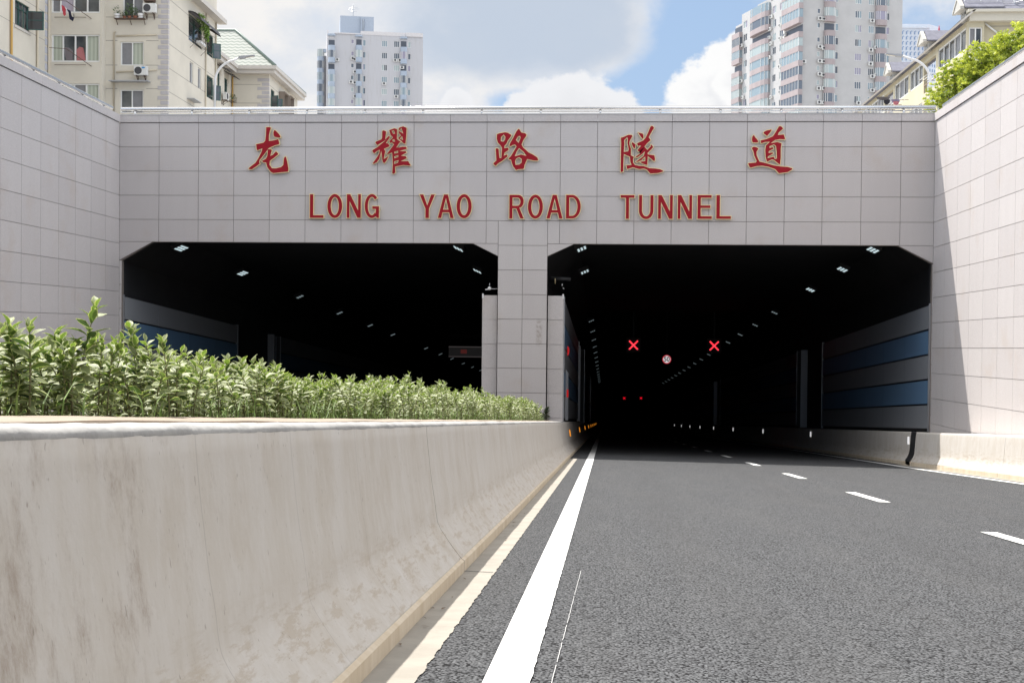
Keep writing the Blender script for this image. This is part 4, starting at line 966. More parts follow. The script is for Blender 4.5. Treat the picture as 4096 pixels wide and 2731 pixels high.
cloth([(267,36),(281,44),(287,66),(295,72),(296,62),(294,55),(297,70),(291,86),(278,78),(274,52)], -1.35, 0, 'navy trousers hung on the line at the top bay window', mat('navy_cloth', (0.012, 0.013, 0.035), 0.9), L1)
for pts, lb, cc in (([(305,200),(318,188),(333,192),(344,245),(306,245),(308,225)], 'pink garment drying inside the middle bay window', (0.40, 0.15, 0.15)), ([(259,190),(276,192),(292,205),(290,244),(266,244),(258,212)], 'grey garment drying inside the middle bay window', (0.17, 0.15, 0.16))):
    cloth(pts, -0.50, 0, lb, mat(lb.split()[0]+'_cloth', cc, 0.9), L1)
# flower shelf with pots, under the top window
a, b_ = f(464, 74), f(584, 79); zs_ = b_[1]
t = thing('flower_shelf', 'rusty iron flower shelf under the top window of the cream block', 'shelf', L1.world((a[0], 0, zs_)), L1.root.rotation_euler.z)
bm = B(); box(bm, 0, b_[0]-a[0], -0.42, -0.02, -0.03, 0.0); obj('shelf_board', bm, RUST, t)
bm = B(); tube(bm, [(0, -0.41, 0.12), (b_[0]-a[0], -0.41, 0.12)], 0.012, 6); obj('guard_rail', bm, RUST, t)
for k in (0.1, 0.95, 1.8):
    bm = B(); prism(bm, [(k, -0.02, -0.35), (k, -0.02, -0.30), (k, -0.36, -0.031), (k, -0.40, -0.031)], (0.03, 0, 0)); obj('bracket', bm, RUST, t)
for px, rr, hh, m, lb, nl, lr in ((473, 0.17, 0.28, WHITEP, 'white box pot with sprigs at the left end of the flower shelf', 60, 0.28), (503, 0.11, 0.15, TERRA, 'small dark terracotta pot with low leaves on the flower shelf', 40, 0.17),
     (523, 0.12, 0.16, TERRA, 'terracotta pot under the tall bushy plant on the flower shelf', 150, 0.42), (546, 0.14, 0.16, TERRA, 'wide terracotta pot with trailing leaves on the flower shelf', 90, 0.30), (567, 0.17, 0.30, WHITEP, 'white round pot at the right end of the flower shelf', 0, 0)):
    pot(L1, (f(px, 75)[0], -0.23, zs_), rr, hh, m, lb, nl, lr)
q = f(578, 57); ac_unit(L1, (q[0], 0, q[1]), (0, -1, 0), 'white air conditioner beside the flower shelf, near the grey quoins')
q = f(543, 306); ac_unit(L1, (q[0], 0, q[1]), (0, -1, 0), 'white air conditioner with blue sticker below the middle window', sticker=True)
q = f(583, 12); t = thing('rusty_hood', 'rusty square hood above the upper air conditioner', 'hood', L1.world((q[0], 0, q[1])), L1.root.rotation_euler.z)
bm = B(); box(bm, 0, 0.62, -0.45, -0.01, 0, 0.5); obj('hood_box', bm, RUST, t); bm = B(); box(bm, 0.06, 0.56, -0.46, -0.452, 0.08, 0.45); obj('hood_opening', bm, BLACK, t)
# awning, cage and vine at the top side window
yA, zA = s1[0], s1[3]
t = thing('window_awning', 'curved black awning over the vine-grown side window', 'awning', L1.world((0, yA, zA)), L1.root.rotation_euler.z)
LA = s2[0]-s1[0]+0.4; bm = B(); rows = []
for i in range(9):
    a_ = i/8*R(80); rows.append([bm.verts.new((0.9*math.sin(a_), y_, 0.12-0.75*(1-math.cos(a_)))) for y_ in (-0.1, LA)])
for i in range(8): bm.faces.new((rows[i][0], rows[i+1][0], rows[i+1][1], rows[i][1]))
obj('awning_sheet', bm, AWN, t); bm = B()
for y_ in (-0.1, LA): prism(bm, [(0, y_, 0.12), (0.55, y_, -0.09), (0.9, y_, -0.52), (0.85, y_, -0.52), (0, y_, 0.0)], (0, 0.03, 0))
obj('awning_ends', bm, AWN, t)
t = thing('window_cage', 'rusty plant cage hung on the vine-grown side window', 'cage', L1.world((0, s1[0], s1[2])), L1.root.rotation_euler.z)
LC = s1[1]-s1[0]; bm = B()
for i in range(9): tube(bm, [(0.02, LC*i/8, 0), (0.55, LC*i/8, 0), (0.55, LC*i/8, 0.45)], 0.012, 5)
obj('cage_bars', bm, RUST, t); bm = B(); tube(bm, [(0.55, 0, 0.45), (0.55, LC, 0.45)], 0.016, 6); tube(bm, [(0.55, 0, 0.2), (0.55, LC, 0.2)], 0.012, 6); obj('cage_rails', bm, RUST, t)
for k in (0.3, LC-0.3): bm = B(); tube(bm, [(0.02, k, -0.45), (0.45, k, -0.01)], 0.014, 5); obj('cage_stay', bm, RUST, t)
bm = B(); box(bm, 0.2, 0.5, LC*.35, LC*.75, 0.02, 0.2); obj('trough', bm, WHITEP, t)
bm = B(); rr_ = random.Random(8)
for i in range(26):
    k = i/25; leaf_cloud(bm, (0.55+0.1*math.sin(i), LC*(0.15+0.6*k), 1.75-1.1*max(0, (k-0.35))*1.2-rr_.random()*0.3), 0.24, 26, 0.075, rr_)
for i in range(14): leaf_cloud(bm, (0.6, LC*0.72+0.12*rr_.gauss(0, 1), 0.4+i*0.09), 0.16, 22, 0.07, rr_)
o = obj('window_vine', bm, VINE); o.location = t.location; o.rotation_euler = t.rotation_euler; tag(o, 'bright green vine hanging at the caged side window', 'vine')
bm = B(); box(bm, 0.005, 0.5, -0.3, 1.5, 0, 0.04); o = obj('window_canopy', bm, AWNG); q = g(752, 398); o.location = L1.world((0, q[0], q[1])); o.rotation_euler = t.rotation_euler; tag(o, 'small pale canopy low on the side wall just above the railing', 'canopy')

# ---- second block behind, with the pale green hipped roof
c1 = onY(1076, 300, 100.0)
L2 = Bld('lower cream block with pale green tiled hip roof behind the quoined one', c1.x, c1.y, math.atan(0.045)); r = L2.root
f2 = lambda px, py, y=0.0: L2.fr(px, py, y); g2 = lambda px, py, x=0.0: L2.sd(px, py, x)
xi = f2(926, 300)[0]; ztp = f2(1000, 283)[1]
D2 = g2(1190, 350)[0]; TOP2 = ztp
def sr2(px0, py0, px1, py1, x=0.0): a, b_ = g2(px0, py0, x), g2(px1, py0, x); return (a[0], b_[0], g2(px0, py1, x)[1], a[1])
k1, k2, k3 = sr2(1084, 355, 1098, 440), sr2(1116, 380, 1133, 450), sr2(1142, 396, 1155, 455)
m1, m2 = sr2(870, 285, 879, 360, xi), sr2(898, 310, 910, 378, xi)
ynear2 = -14.0
bm = B(); wall_holes(bm, (xi, 0, 0), U, N, -xi, 0, TOP2, [], 0.1)
wall_holes(bm, (0, 0, 0), US, NS, D2, 0, TOP2, [k1, k2, k3], 0.15)
wall_holes(bm, (xi, ynear2, 0), US, NS, -ynear2, 0, TOP2, [sh(m1, ynear2), sh(m2, ynear2)], 0.15)
quad(bm, [(0, D2, 0), (xi-6, D2, 0), (xi-6, D2, TOP2), (0, D2, TOP2)])
for py in (340, 414): z = f2(1000, py)[1]; obox(bm, (xi+.02, -0.004, z), (-xi-0.7, 0, 0), (0, 0, 0.035), (0, 0.003, 0), 1); obox(bm, (0.001, 0.3, z), (0, D2-.4, 0), (0, 0, 0.035), (0.003, 0, 0), 1)
obj('wall', bm, [CREAM, LINE], r)
bm = B(); z = 0.2; i = 0
while z < TOP2-0.6: box(bm, -(0.9 if i % 2 else 0.55), 0.012, -0.02, 0.22, z, z+0.24); z += 0.33; i += 1
obj('quoin_stones', bm, QUOIN, r)
E1 = 0.55
bm = B(); pl_ = [(xi+E1, ynear2), (xi+E1, -E1), (E1, -E1), (E1, D2+E1), (xi-6, D2+E1), (xi-6, ynear2)]
prism(bm, [(x, y, TOP2-0.30) for x, y in pl_], (0, 0, 0.30)); prism(bm, [(x+(0.15 if x > xi else 0), y-(0.15 if y == -E1 else 0), TOP2+0.002) for x, y in pl_], (0, 0, 0.28)); obj('eave', bm, TRIM, r)
zr_ = f2(942, 122, D2*0.30)[1]; xr = f2(942, 122, D2*0.30)[0]; ez = TOP2+0.284
bm = B(); ry = D2*0.30; A_, B_, C_, D_ = (xi+0.3, -0.55, ez), (0.6, -0.55, ez), (xr, ry, zr_), (xr-9, ry, zr_)
def rt_face(p): return quad(bm, p)
rt_face([(xr-9, -0.55, ez), B_, C_, D_]); f_ = bm.faces.new([bm.verts.new(q) for q in (B_, (0.6, D2+.4, ez), C_)])
rt_face([(0.6, D2+.4, ez), (xr-9, D2+.4, ez), D_, C_]); obj('roof', bm, TILE, r)
bm = B(); tube(bm, [D_, C_, B_], 0.13, 8); tube(bm, [C_, (0.6, D2+.4, ez)], 0.13, 8); obj('ridge_tiles', bm, TILEG, r)
window(r, (0, 0, 0), US, NS, *k1[:2], *k1[2:], GFRAME, [GLASS, GLASS], tr=0.7); casement(r, (0.02, k1[1], 0), (1, 0.4, 0), 0.6, k1[2], k1[2]+1.1); casement(r, (0.02, k1[0], 0), (1, -0.3, 0), 0.6, k1[2], k1[2]+1.1)
for q in (k2, k3):
    window(r, (0, 0, 0), US, NS, *q[:2], *q[2:], WFRAME, [GLASS, GLASS])
    bm = B(); box(bm, 0.01, 0.45, q[0]-.1, q[0]-.04, q[2]-.2, q[3]+.2); box(bm, 0.01, 0.45, q[1]+.04, q[1]+.1, q[2]-.2, q[3]+.2); box(bm, 0.01, 0.5, q[0]-.1, q[1]+.1, q[3]+.201, q[3]+.26); obj('window_surround', bm, mat('brown_surround', (0.22, 0.18, 0.15), 0.8), r)
for q in (m1, m2):
    window(r, (xi, 0, 0), US, NS, *q[:2], *q[2:], GFRAME, [GLASS, GLASS], tr=0.7)
    bm = B(); prism(bm, [(xi+.02, q[0]-.2, q[3]+.45), (xi+.02, q[0]-.2, q[3]+.5), (xi+.85, q[0]-.2, q[3]+.1), (xi+.85, q[0]-.2, q[3]+.05)], (0, q[1]-q[0]+.6, 0)); obj('window_canopy', bm, AWN, r)
bm = B(); tube(bm, [(xi+0.12, -0.1, 0), (xi+0.12, -0.1, TOP2-.3)], 0.06, 8); obj('drain_pipe', bm, PIPEY, r)
q = g2(884, 398, xi); ac_unit(L2, (xi, q[0], q[1]), (1, 0, 0), 'white air conditioner on the recessed wall beside the left street lamp')
t = thing('window_basket', 'iron flower basket beside the wall-hung air conditioner near the left lamp', 'basket', L2.world((xi, g2(906, 395, xi)[0], g2(906, 402, xi)[1])), L2.root.rotation_euler.z)
bm = B()
for i in range(7): tube(bm, [(0.02, i*.2, 0), (0.5, i*.2, 0), (0.5, i*.2, 0.35)], 0.012, 5)
obj('basket_bars', bm, RUST, t); bm = B(); leaf_cloud(bm, (0.3, 0.6, 0.3), 0.35, 60, 0.08, rb); obj('foliage', bm, LEAFP, t)

# ---- right-hand row: glazed balconies under one long overhang, dormers on the roof
c2 = onY(3866, 200, 85.0)
R1 = Bld('cream apartment row with glazed balconies and little dormers on the right', c2.x, c2.y, 0.0); r = R1.root
K = lambda x, y: (3400+x/3.379, y/3.379)
fR = lambda x, y, d_=0.0: R1.fr(*K(x, y), d_); gR = lambda x, y, d_=0.0: R1.sd(*K(x, y), d_)
zsill, zhead = gR(1575, 670)[1], gR(1575, 352)[1]
LEN = 42.0; NR = Vector((-1, 0, 0)); WIN_R = 1.45
bm = B(); units = []; y = 0.15
pat = [('r', 7.3), ('n', 3.6), ('r', 4.3), ('r', 5.0), ('n', 3.4), ('r', 5.4), ('r', 4.6), ('n', 3.5)]
holes = []
for kind, L_ in pat:
    if kind == 'r': holes.append((y+.05, y+L_-.25, zsill, zhead-.05))
    else: holes.append((y+.1, y+L_-.1, zsill-.9, zhead-.25))
    units.append((kind, y, L_)); y += L_+.2
def more_floors(hs): return hs + [(a, b_, z0-2.9, z1-2.9) for a, b_, z0, z1 in hs] + [(a, b_, z0-5.8, z1-5.8) for a, b_, z0, z1 in hs]
wall_holes(bm, (0, 0, 0), US, NR, LEN, 0, zhead+.25, more_floors(holes), 0.25)
fx = fR(1610, 400)[0]; fx2 = fR(1790, 400)[0]; bxr = fR(1815, 400)[0]
wall_holes(bm, (0, 0, 0), U, N, bxr, 0, zhead+.25, [(fx, fx2, fR(1700, 650)[1], fR(1700, 370)[1])], 0.15)
ROOFZ = fR(1900, 290)[1]
wall_holes(bm, (bxr, 0.35, 0), U, N, 16-bxr, 0, ROOFZ, [], 0.15)
quad(bm, [(bxr, 0, 0), (bxr, 0.35, 0), (bxr, 0.35, zhead+.25), (bxr, 0, zhead+.25)])
z = fR(1900, 347)[1]; obox(bm, (bxr+.3, 0.346, z), (14, 0, 0), (0, 0, 0.05), (0, 0.003, 0), 1)
obj('wall', bm, [CREAM2, LINE], r)
bm = B(); prism(bm, [(-0.55, -.5, zhead+.18), (0.3, -.5, zhead+.9), (0.45, -.5, zhead+.9), (-0.45, -.5, zhead+.10)], (0, LEN+.5, 0)); obj('overhang', bm, TRIM, r)
bm = B(); box(bm, 0.1, 16, -0.25, 0.34, ROOFZ-0.02, ROOFZ+0.50); box(bm, -0.05, 16, -0.5, 0.34, ROOFZ+0.502, ROOFZ+0.68); obj('cornice', bm, mat('cornice_cream', (0.56, 0.53, 0.45), 0.8), r)
pk = fR(2352, 0, 5.0); zr0 = ROOFZ+0.682
bm = B(); quad(bm, [(0.2, -0.4, zr0), (16, -0.4, zr0), (16, 7, zr0+6.2), (4.5, 7, zr0+2.6)]); quad(bm, [(0.2, -0.4, zr0), (4.5, 7, zr0+2.6), (4.5, 9, zhead+1.2), (0.3, 9, zhead+.85)]); quad(bm, [(0.3, 0.3, zhead+.85), (2.4, 0.3, zhead+1.25), (2.4, LEN, zhead+1.25), (0.3, LEN, zhead+.85)]); obj('roof', bm, SLATE, r)
for kind, y, L_ in units:
    for dz in (0, -2.9):
        if kind == 'r': window(r, (0, 0, 0), US, NR, y+.05, y+L_-.25, zsill+dz, zhead-.05+dz, WFRAME, [[GLASS, CURTG, CURT][(i+int(y)) % 3] if i % 2 else GLASS for i in range(max(3, int(L_/1.3)))], rec=0.10, fw=0.10)
        else:
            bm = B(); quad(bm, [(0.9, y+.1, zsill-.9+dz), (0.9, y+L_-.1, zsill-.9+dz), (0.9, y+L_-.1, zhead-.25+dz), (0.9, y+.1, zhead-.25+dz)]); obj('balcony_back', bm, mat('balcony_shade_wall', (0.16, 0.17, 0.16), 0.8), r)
            bm = B(); box(bm, 0.02, 0.85, y+.1, y+L_-.1, zsill-.95+dz, zsill-.91+dz); box(bm, 0.0, 0.05, y+.1, y+L_-.1, zsill-.35+dz, zsill-.3+dz); obj('balcony_rail', bm, mat('balcony_brown', (0.30, 0.22, 0.17), 0.8), r)
window(r, (0, 0, 0), U, N, fx, fx2, fR(1700, 650)[1], fR(1700, 370)[1], WFRAME, [CURTG, GLASS], fw=0.08)
bm = B(); box(bm, 0.12, 1.1, -0.32, -0.02, zsill-1.6, zsill-.3); obj('ac_louvre', bm, mat('louvre_white', (0.55, 0.55, 0.52), 0.6), r)
for k, (y, sc) in enumerate(((0.7, 1.0), (10.4, 1.0), (21.8, 1.0))):
    bm = B(); w_, hh_ = 0.85*sc, 0.62*sc; zb = zhead+.42
    prism(bm, [(-0.45, y-w_, zb+hh_), (-0.45, y+w_, zb+hh_), (-0.45, y, zb+hh_+.72)], (2.2, 0, 0)); box(bm, -0.05, 2.0, y-w_*.72, y+w_*.72, zb, zb+hh_); f_ = obj('dormer', bm, mat('dormer_cream', (0.42, 0.41, 0.38), 0.8), r)
    bm = B(); box(bm, -0.07, -0.055, y-w_*.5, y+w_*.5, zb+.2, zb+hh_-.1); obj('pane', bm, GLASS, f_)
    bm = B(); prism(bm, [(-0.50, y-w_-.12, zb+hh_-.02), (-0.50, y, zb+hh_+.74), (-0.50, y+w_+.12, zb+hh_-.02), (-0.50, y+w_+.12, zb+hh_+.16), (-0.50, y, zb+hh_+.92), (-0.50, y-w_-.12, zb+hh_+.16)], (.25, 0, 0)); obj('gable_trim', bm, mat('gable_trim_cream', (0.42, 0.41, 0.38), 0.8), f_)
    bm = B(); zr_d = zb+hh_
    for s_ in (-1, 1): prism(bm, [(-.2, y+s_*(w_+.16), zr_d+.02), (-.2, y, zr_d+.90), (-.2, y, zr_d+.97), (-.2, y+s_*(w_+.16), zr_d+.10)], (2.45, 0, 0))
    obj('dormer_roof', bm, SLATE, f_)
bm = B()
for a, b_ in (((-0.1, 0.2), (5.0, 0.2)), ((3.0, 0.1), (13.5, 4.5))):
    za, zb = zr0+.15, zr0+.15+(b_[1]-a[1])*0.85
    for k in (0.35, 0.75): tube(bm, [(a[0], a[1], za+k), (b_[0], b_[1], zb+k)], 0.025, 5)
    for i in range(6): q = i/5; x_, y_, z_ = a[0]+(b_[0]-a[0])*q, a[1]+(b_[1]-a[1])*q, za+(zb-za)*q; tube(bm, [(x_, y_, z_-.2), (x_, y_, z_+.75)], 0.025, 5)
obj('roof_railing', bm, PSTEEL, r)
bm = B(); zq = fR(1840, 310)[1]; tube(bm, [(bxr+.1, 0.2, zq), (bxr+.9, 0.25, fR(2000, 440)[1])], 0.06, 8); tube(bm, [(bxr+.95, 0.25, fR(2000, 440)[1]), (bxr+.95, 0.25, 2)], 0.07, 8); obj('drain_pipe', bm, WFRAME, r)
for k, yy in enumerate((5.6, 15.8, 20.4)):
    t = thing('drying_rack', ['drying frame with rods outside the first glazed balcony on the right', 'drying frame with rods further along the right-hand row', 'drying frame with rods at the far end of the right-hand row'][k], 'drying rack', R1.world((0, yy, zsill-.5)))
    bm = B()
    for j in range(4): tube(bm, [(-0.3-.25*j, 0, 0), (-0.3-.25*j, 2.6, 0)], 0.02, 5)
    obj('rods', bm, WFRAME, t)
    for j in (0.1, 2.4): bm = B(); tube(bm, [(0, j, 0), (-1.15, j, 0)], 0.02, 5); obj('arm', bm, RUST, t)
gm_ = [('dark jacket on a drying rod just over the railing on the right', (0.02, 0.02, 0.03)), ('grey umbrella cloth on a drying rod just over the railing on the right', (0.10, 0.09, 0.09)), ('lilac shirt on a drying rod just over the railing on the right', (0.20, 0.16, 0.24)), ('pink shirt on a drying rod just over the railing on the right', (0.45, 0.15, 0.17))]
for (x0, y0_, x1, y1_), (lb, cc) in zip(((455, 1345, 545, 1420), (345, 1312, 545, 1365), (560, 1345, 680, 1400), (585, 1375, 665, 1425)), gm_):
    a, b_ = onY(*K(x0, y1_), 82.0), onY(*K(x1, y0_), 82.0 if 'umb' not in lb else 81.8); ww, hh_ = b_.x-a.x, b_.z-a.z
    bm = B(); prism(bm, [(0, 0, hh_), (ww*.5, -.05, hh_*1.02), (ww, 0.02, hh_*.92), (ww*.9, .03, hh_*.3), (ww*.55, -.04, 0), (ww*.3, .04, hh_*.15), (ww*.05, 0, hh_*.4)], (0, 0.04, 0))
    o = obj('garment', bm, mat(lb.split()[0]+lb.split()[1]+'_cloth', cc, 0.9)); o.location = (a.x, a.y if 'umb' not in lb else a.y-.2, a.z); tag(o, lb, 'garment')

# ---- towers far behind
TW1 = mat('weathered_white_tower_render', (0.54, 0.54, 0.55), 0.9, extra=lambda n, tc, s: n.mix(n.ss(n.noise(n.comb(n.m('MULTIPLY', n.xyz(tc)[0], 1.2), n.xyz(tc)[1], n.m('MULTIPLY', n.xyz(tc)[2], 0.12)), 1.6, 5, 0.65), 0.5, 0.72, 0, 0.45), n.mix(n.ss(n.noise(tc, 0.9, 6, 0.7), 0.66, 0.72, 0, 0.5), (0.48, 0.48, 0.50, 1), (0.26, 0.27, 0.29, 1)), (0.38, 0.37, 0.355, 1)))
TW2 = mat('pale_tower_render', (0.46, 0.455, 0.45), 0.9, var=0.05, vscale=0.3)
BALB = mat('balcony_blue_grey', (0.36, 0.42, 0.50), 0.8, var=0.06, vscale=0.6)
BALP = mat('balcony_pink', (0.37, 0.315, 0.315), 0.8, var=0.06, vscale=0.6)
WFAR = [mat('far_window_dark', (0.13, 0.15, 0.18), 0.15), mat('far_window_blue', (0.26, 0.33, 0.37), 0.2), mat('far_window_pale', (0.38, 0.44, 0.44), 0.3), mat('far_window_lilac', (0.30, 0.28, 0.36), 0.3), mat('far_window_shadow', (0.09, 0.10, 0.12), 0.3)]
def far_window(root, O, U, N, u0, u1, z0, z1, n, rng, w8=(3, 3, 2, 1, 2)):
    O, U, N = Vector(O), Vector(U), Vector(N); P = lambda u, z, dd: O+U*u+Z*z-N*dd
    bm = B(); pm = rng.choices(range(5), w8)[0]
    quad(bm, [P(u0, z0, .10), P(u1, z0, .10), P(u1, z1, .10), P(u0, z1, .10)], 1)
    for z in (z0, z1-.07): obox(bm, P(u0, z, .09), U*(u1-u0), Z*.07, N*.05)
    for i in range(n+1): obox(bm, P(u0+(u1-u0-.07)*i/n, z0+.071, .09), U*.07, Z*(z1-z0-.142), N*.05)
    if rng.random() < .4: obox(bm, P(u0+(u1-u0)*rng.choice((.08, .55)), z0+.08, .095), U*(u1-u0)*.38, Z*(z1-z0-.16), N*.002, 2)
    return obj('window', bm, [WFRAME, WFAR[pm], WFAR[rng.choice((2, 3, 1))]], root)
def far_balcony(root, O, U, N, u0, u1, z0, m, rng, out=0.9, glazed=None, round_=True, par=1.05, fh=2.9):
    """rounded parapet, slab and (often) glazing above it"""
    O, U, N = Vector(O), Vector(U), Vector(N); c = (u0+u1)/2; hw = (u1-u0)/2
    prof = [(-hw, 0), (-hw, .45*out), (-hw*.82, .82*out), (-hw*.5, out), (hw*.5, out), (hw*.82, .82*out), (hw, .45*out), (hw, 0)] if round_ else [(-hw, 0), (-hw, out), (hw, out), (hw, 0)]
    pts = [O+U*(c+a)+N*b_ for a, b_ in prof]
    bm = B(); prism(bm, [p+Z*z0 for p in pts], Z*par); p = obj('balcony', bm, m, root)
    g_ = rng.random() < .78 if glazed is None else glazed
    bm = B()
    if g_:
        ins = [O+U*(c+a*.97)+N*max(0, b_-.06) for a, b_ in prof]
        for i in range(len(ins)-1): quad(bm, [ins[i]+Z*(z0+par), ins[i+1]+Z*(z0+par), ins[i+1]+Z*(z0+fh), ins[i]+Z*(z0+fh)], 1)
        for i in range(1, len(pts)-1): obox(bm, pts[i]+Z*(z0+par+.001)-U*.04, U*.08, Z*(fh-par-.002), -N*.07)
        if not round_:
            for i in range(1, 6): obox(bm, O+U*(u0+(u1-u0)*i/6)+N*(out-.05)+Z*(z0+par+.001), U*.07, Z*(fh-par-.002), N*.04)
    else:
        quad(bm, [O+U*(u0+.1)+N*.02+Z*(z0+par), O+U*(u1-.1)+N*.02+Z*(z0+par), O+U*(u1-.1)+N*.02+Z*(z0+fh-.25), O+U*(u0+.1)+N*.02+Z*(z0+fh-.25)], 1)
    obj('glazing', bm, [WFRAME, WFAR[rng.choices(range(4), (2, 3, 3, 1))[0] if g_ else 4]], p)
def far_ac(b, p, N, label, rng):
    N = Vector(N); U_ = Vector((0, 0, 1)).cross(N); U_ = -U_ if U_.x < -.2 else U_
    t = thing('air_conditioner', label, 'air conditioner', b.world(p), b.root.rotation_euler.z, 'small air conditioners on the far towers')
    bm = B(); obox(bm, N*.1, U_*.95, Z*.7, N*.4); obj('casing', bm, ACW, t)
    bm = B(); cc = N*.503+U_*.42+Z*.35; prism(bm, [cc+U_*.26*math.cos(a*math.pi/6)+Z*.26*math.sin(a*math.pi/6) for a in range(12)], N*.02); obj('fan_grille', bm, mat('ac_grille_dark', (0.05, 0.05, 0.055), 0.6), t)
ra = random.Random(21)
# left tower
t0 = onY(1330, 300, 310.0); T1 = Bld('white weathered tower block with blue-grey balconies left of centre', t0.x, t0.y, R(13), name='apartment_tower'); r = T1.root
q1 = lambda x, y, d_=0.0: T1.fr(1250+x/3.823, 30+y/3.823, d_)
FH = 2.9; zrow = q1(1100, 605)[1]; Wd = q1(1690, 600)[0]; topz = q1(1200, 440)[1]
bm = B(); Dp = 22.0; rows_ = range(-1, 7)
cols = [(590, 635, 30, 0), (770, 815, 0, 0), (1060, 1145, 5, 3), (1245, 1330, 10, 3), (1460, 1503, 5, 0)]
holes = []; wn = []
for k in range(0, 8):
    for a, b_, lo, n_ in cols:
        u0, u1 = q1(a, 600)[0], q1(b_, 600)[0]; z0 = zrow-FH*k; hgt = 1.05 if a == 590 else 1.5
        holes.append((u0, u1, z0+(1.5-hgt), z0+1.5)); wn.append((u0, u1, z0+(1.5-hgt), z0+1.5, 3 if n_ else 1))
X0 = q1(225, 600)[0]
wall_holes(bm, (X0, 0, 0), U, N, Wd-X0, 0, topz, [sh(h, X0) for h in holes], 0.14)
wall_holes(bm, (X0, 0, 0), US, NR, Dp, 0, topz, [(3.0, 4.4, zrow-FH*k, zrow-FH*k+1.5) for k in range(8)]+[(8.0, 9.0, zrow-FH*k, zrow-FH*k+1.5) for k in range(8)], 0.14)
quad(bm, [(Wd, 0, 0), (Wd, Dp, 0), (Wd, Dp, topz), (Wd, 0, topz)]); quad(bm, [(X0, Dp, 0), (Wd, Dp, 0), (Wd, Dp, topz), (X0, Dp, topz)])
quad(bm, [(X0, 0, topz), (Wd, 0, topz), (Wd, Dp, topz), (X0, Dp, topz)])
obj('wall', bm, TW1, r)
bm = B()
for a, b_, ya, dd in ((225, 330, 432, .0), (331, 735, 378, -.25), (736, 1425, 362, -.05), (1426, 1690, 380, -.25)):
    x0_, x1_ = q1(a, 500)[0], q1(b_, 500)[0]; box(bm, x0_, x1_-.02, dd-.02, dd+.4, topz+.002-(1.2 if a == 225 else 0), q1((a+b_)/2, ya+16)[1])
box(bm, X0-.05, X0+.3, .42, Dp, topz-.8, topz+.9)
obj('parapet', bm, mat('tower_parapet', (0.60, 0.58, 0.58), 0.9, var=.05), r)
px0, px1 = q1(423, 300, 6.0)[0], q1(936, 300, 6.0)[0]; pt_ = q1(700, 145, 6.0)[1]; pm_ = q1(735, 300, 6.0)[0]
bm = B(); box(bm, px0, pm_, 6, 15, topz, pt_+.1); box(bm, pm_+.01, px1, 5.6, 15, topz, pt_); obj('penthouse', bm, mat('penthouse_blue_grey', (0.35, 0.40, 0.47), 0.9, var=.04), r)
far_window(r, (0, 6, 0), U, N, q1(585, 350, 6)[0], q1(705, 350, 6)[0], topz+.3, topz+2.6, 3, ra); far_window(r, (0, 6, 0), U, N, q1(440, 240, 6)[0], q1(480, 240, 6)[0], q1(440, 265, 6)[1], q1(440, 205, 6)[1], 1, ra)
bm = B(); xq = q1(780, 250, 5.5)[0]; tube(bm, [(xq, 5.5, topz), (xq, 5.5, q1(780, 180, 5.5)[1])], .22, 8); obj('vent_pipe', bm, mat('vent_grey', (0.25, 0.28, 0.32), .8), r)
ap = thing('roof_aerial', 'thin television aerial on the penthouse of the left tower', 'aerial', T1.world((q1(621, 140, 8)[0], 8, pt_)))
ah = q1(621, 0, 8)[1]-pt_; bm = B(); tube(bm, [(0, 0, -.1), (0, 0, ah+.8)], .09, 6); obj('mast', bm, PSTEEL, ap)
for k, ww in ((.95, 1.1), (.8, 1.5), (.6, .8)): bm = B(); tube(bm, [(-ww, 0, ah*k), (ww, .2, ah*k+.15)], .05, 5); obj('rod', bm, PSTEEL, ap)
for u0, u1, z0, z1, n_ in wn: far_window(r, (0, 0, 0), U, N, u0, u1, z0, z1, n_, ra)
for k in range(8):
    for yy, ww in ((3.0, 1.4), (8.0, 1.0)): far_window(r, (X0, 0, 0), US, NR, yy, yy+ww, zrow-FH*k, zrow-FH*k+1.5, 1, ra)
    for a, b_ in ((662, 757), (1345, 1443)):
        zb = q1(700, 660)[1] - FH*k; far_balcony(r, (0, 0, 0), U, N, q1(a, 600)[0], q1(b_, 600)[0], zb, BALB, ra, glazed=(k not in (0, 2)), par=1.15)
    zb = q1(290, 668)[1]-FH*k; far_balcony(r, (0, 0, 0), U, N, q1(240, 600)[0], q1(345, 600)[0], zb, BALB, ra, glazed=(k not in (0, 2)), par=1.2, out=1.3)
for a, b_ in ((655, 762), (1340, 1447), (235, 348)):
    bm = B(); x0_, x1_ = q1(a, 480)[0], q1(b_, 480)[0]; prism(bm, [(x0_, -.01, zrow+2.0), (x1_, -.01, zrow+2.0), (x1_, -.7, zrow+2.1), (x1_-.5, -1.0, zrow+2.1), (x0_+.5, -1.0, zrow+2.1), (x0_, -.7, zrow+2.1)], (0, 0, .35)); obj('canopy', bm, BALB, r)
# stair bay standing behind on its left
bx0, bx1 = q1(72, 800, 12)[0], q1(178, 800, 12)[0]; bzt = q1(120, 640, 12)[1]
bm = B(); box(bm, bx0+.5, X0-.05, 12.6, 21, 0, bzt-1.5); obj('rear_bay', bm, TW1, r)
for k in range(7): far_balcony(r, (0, 12.6, 0), U, N, bx0, bx1, q1(120, 820, 12)[1]-FH*k, BALB, ra, out=1.2)
bm = B(); box(bm, bx0+1.5, X0-.06, 11.5, 12.5, bzt-.8, bzt); obj('canopy', bm, BALB, r)
acp = [(585, 805), (615, 820), (350, 825), (560, 1165), (615, 1175), (1065, 1190), (1235, 835), (1305, 835), (1250, 1390), (620, 1010), (620, 1385), (1340, 945)]
for i, (x, y) in enumerate(acp):
    u_, z_ = q1(x, y); far_ac(T1, (u_, 0, z_), (0, -1, 0), 'small white air conditioner fixed among the windows of a far tower', ra)
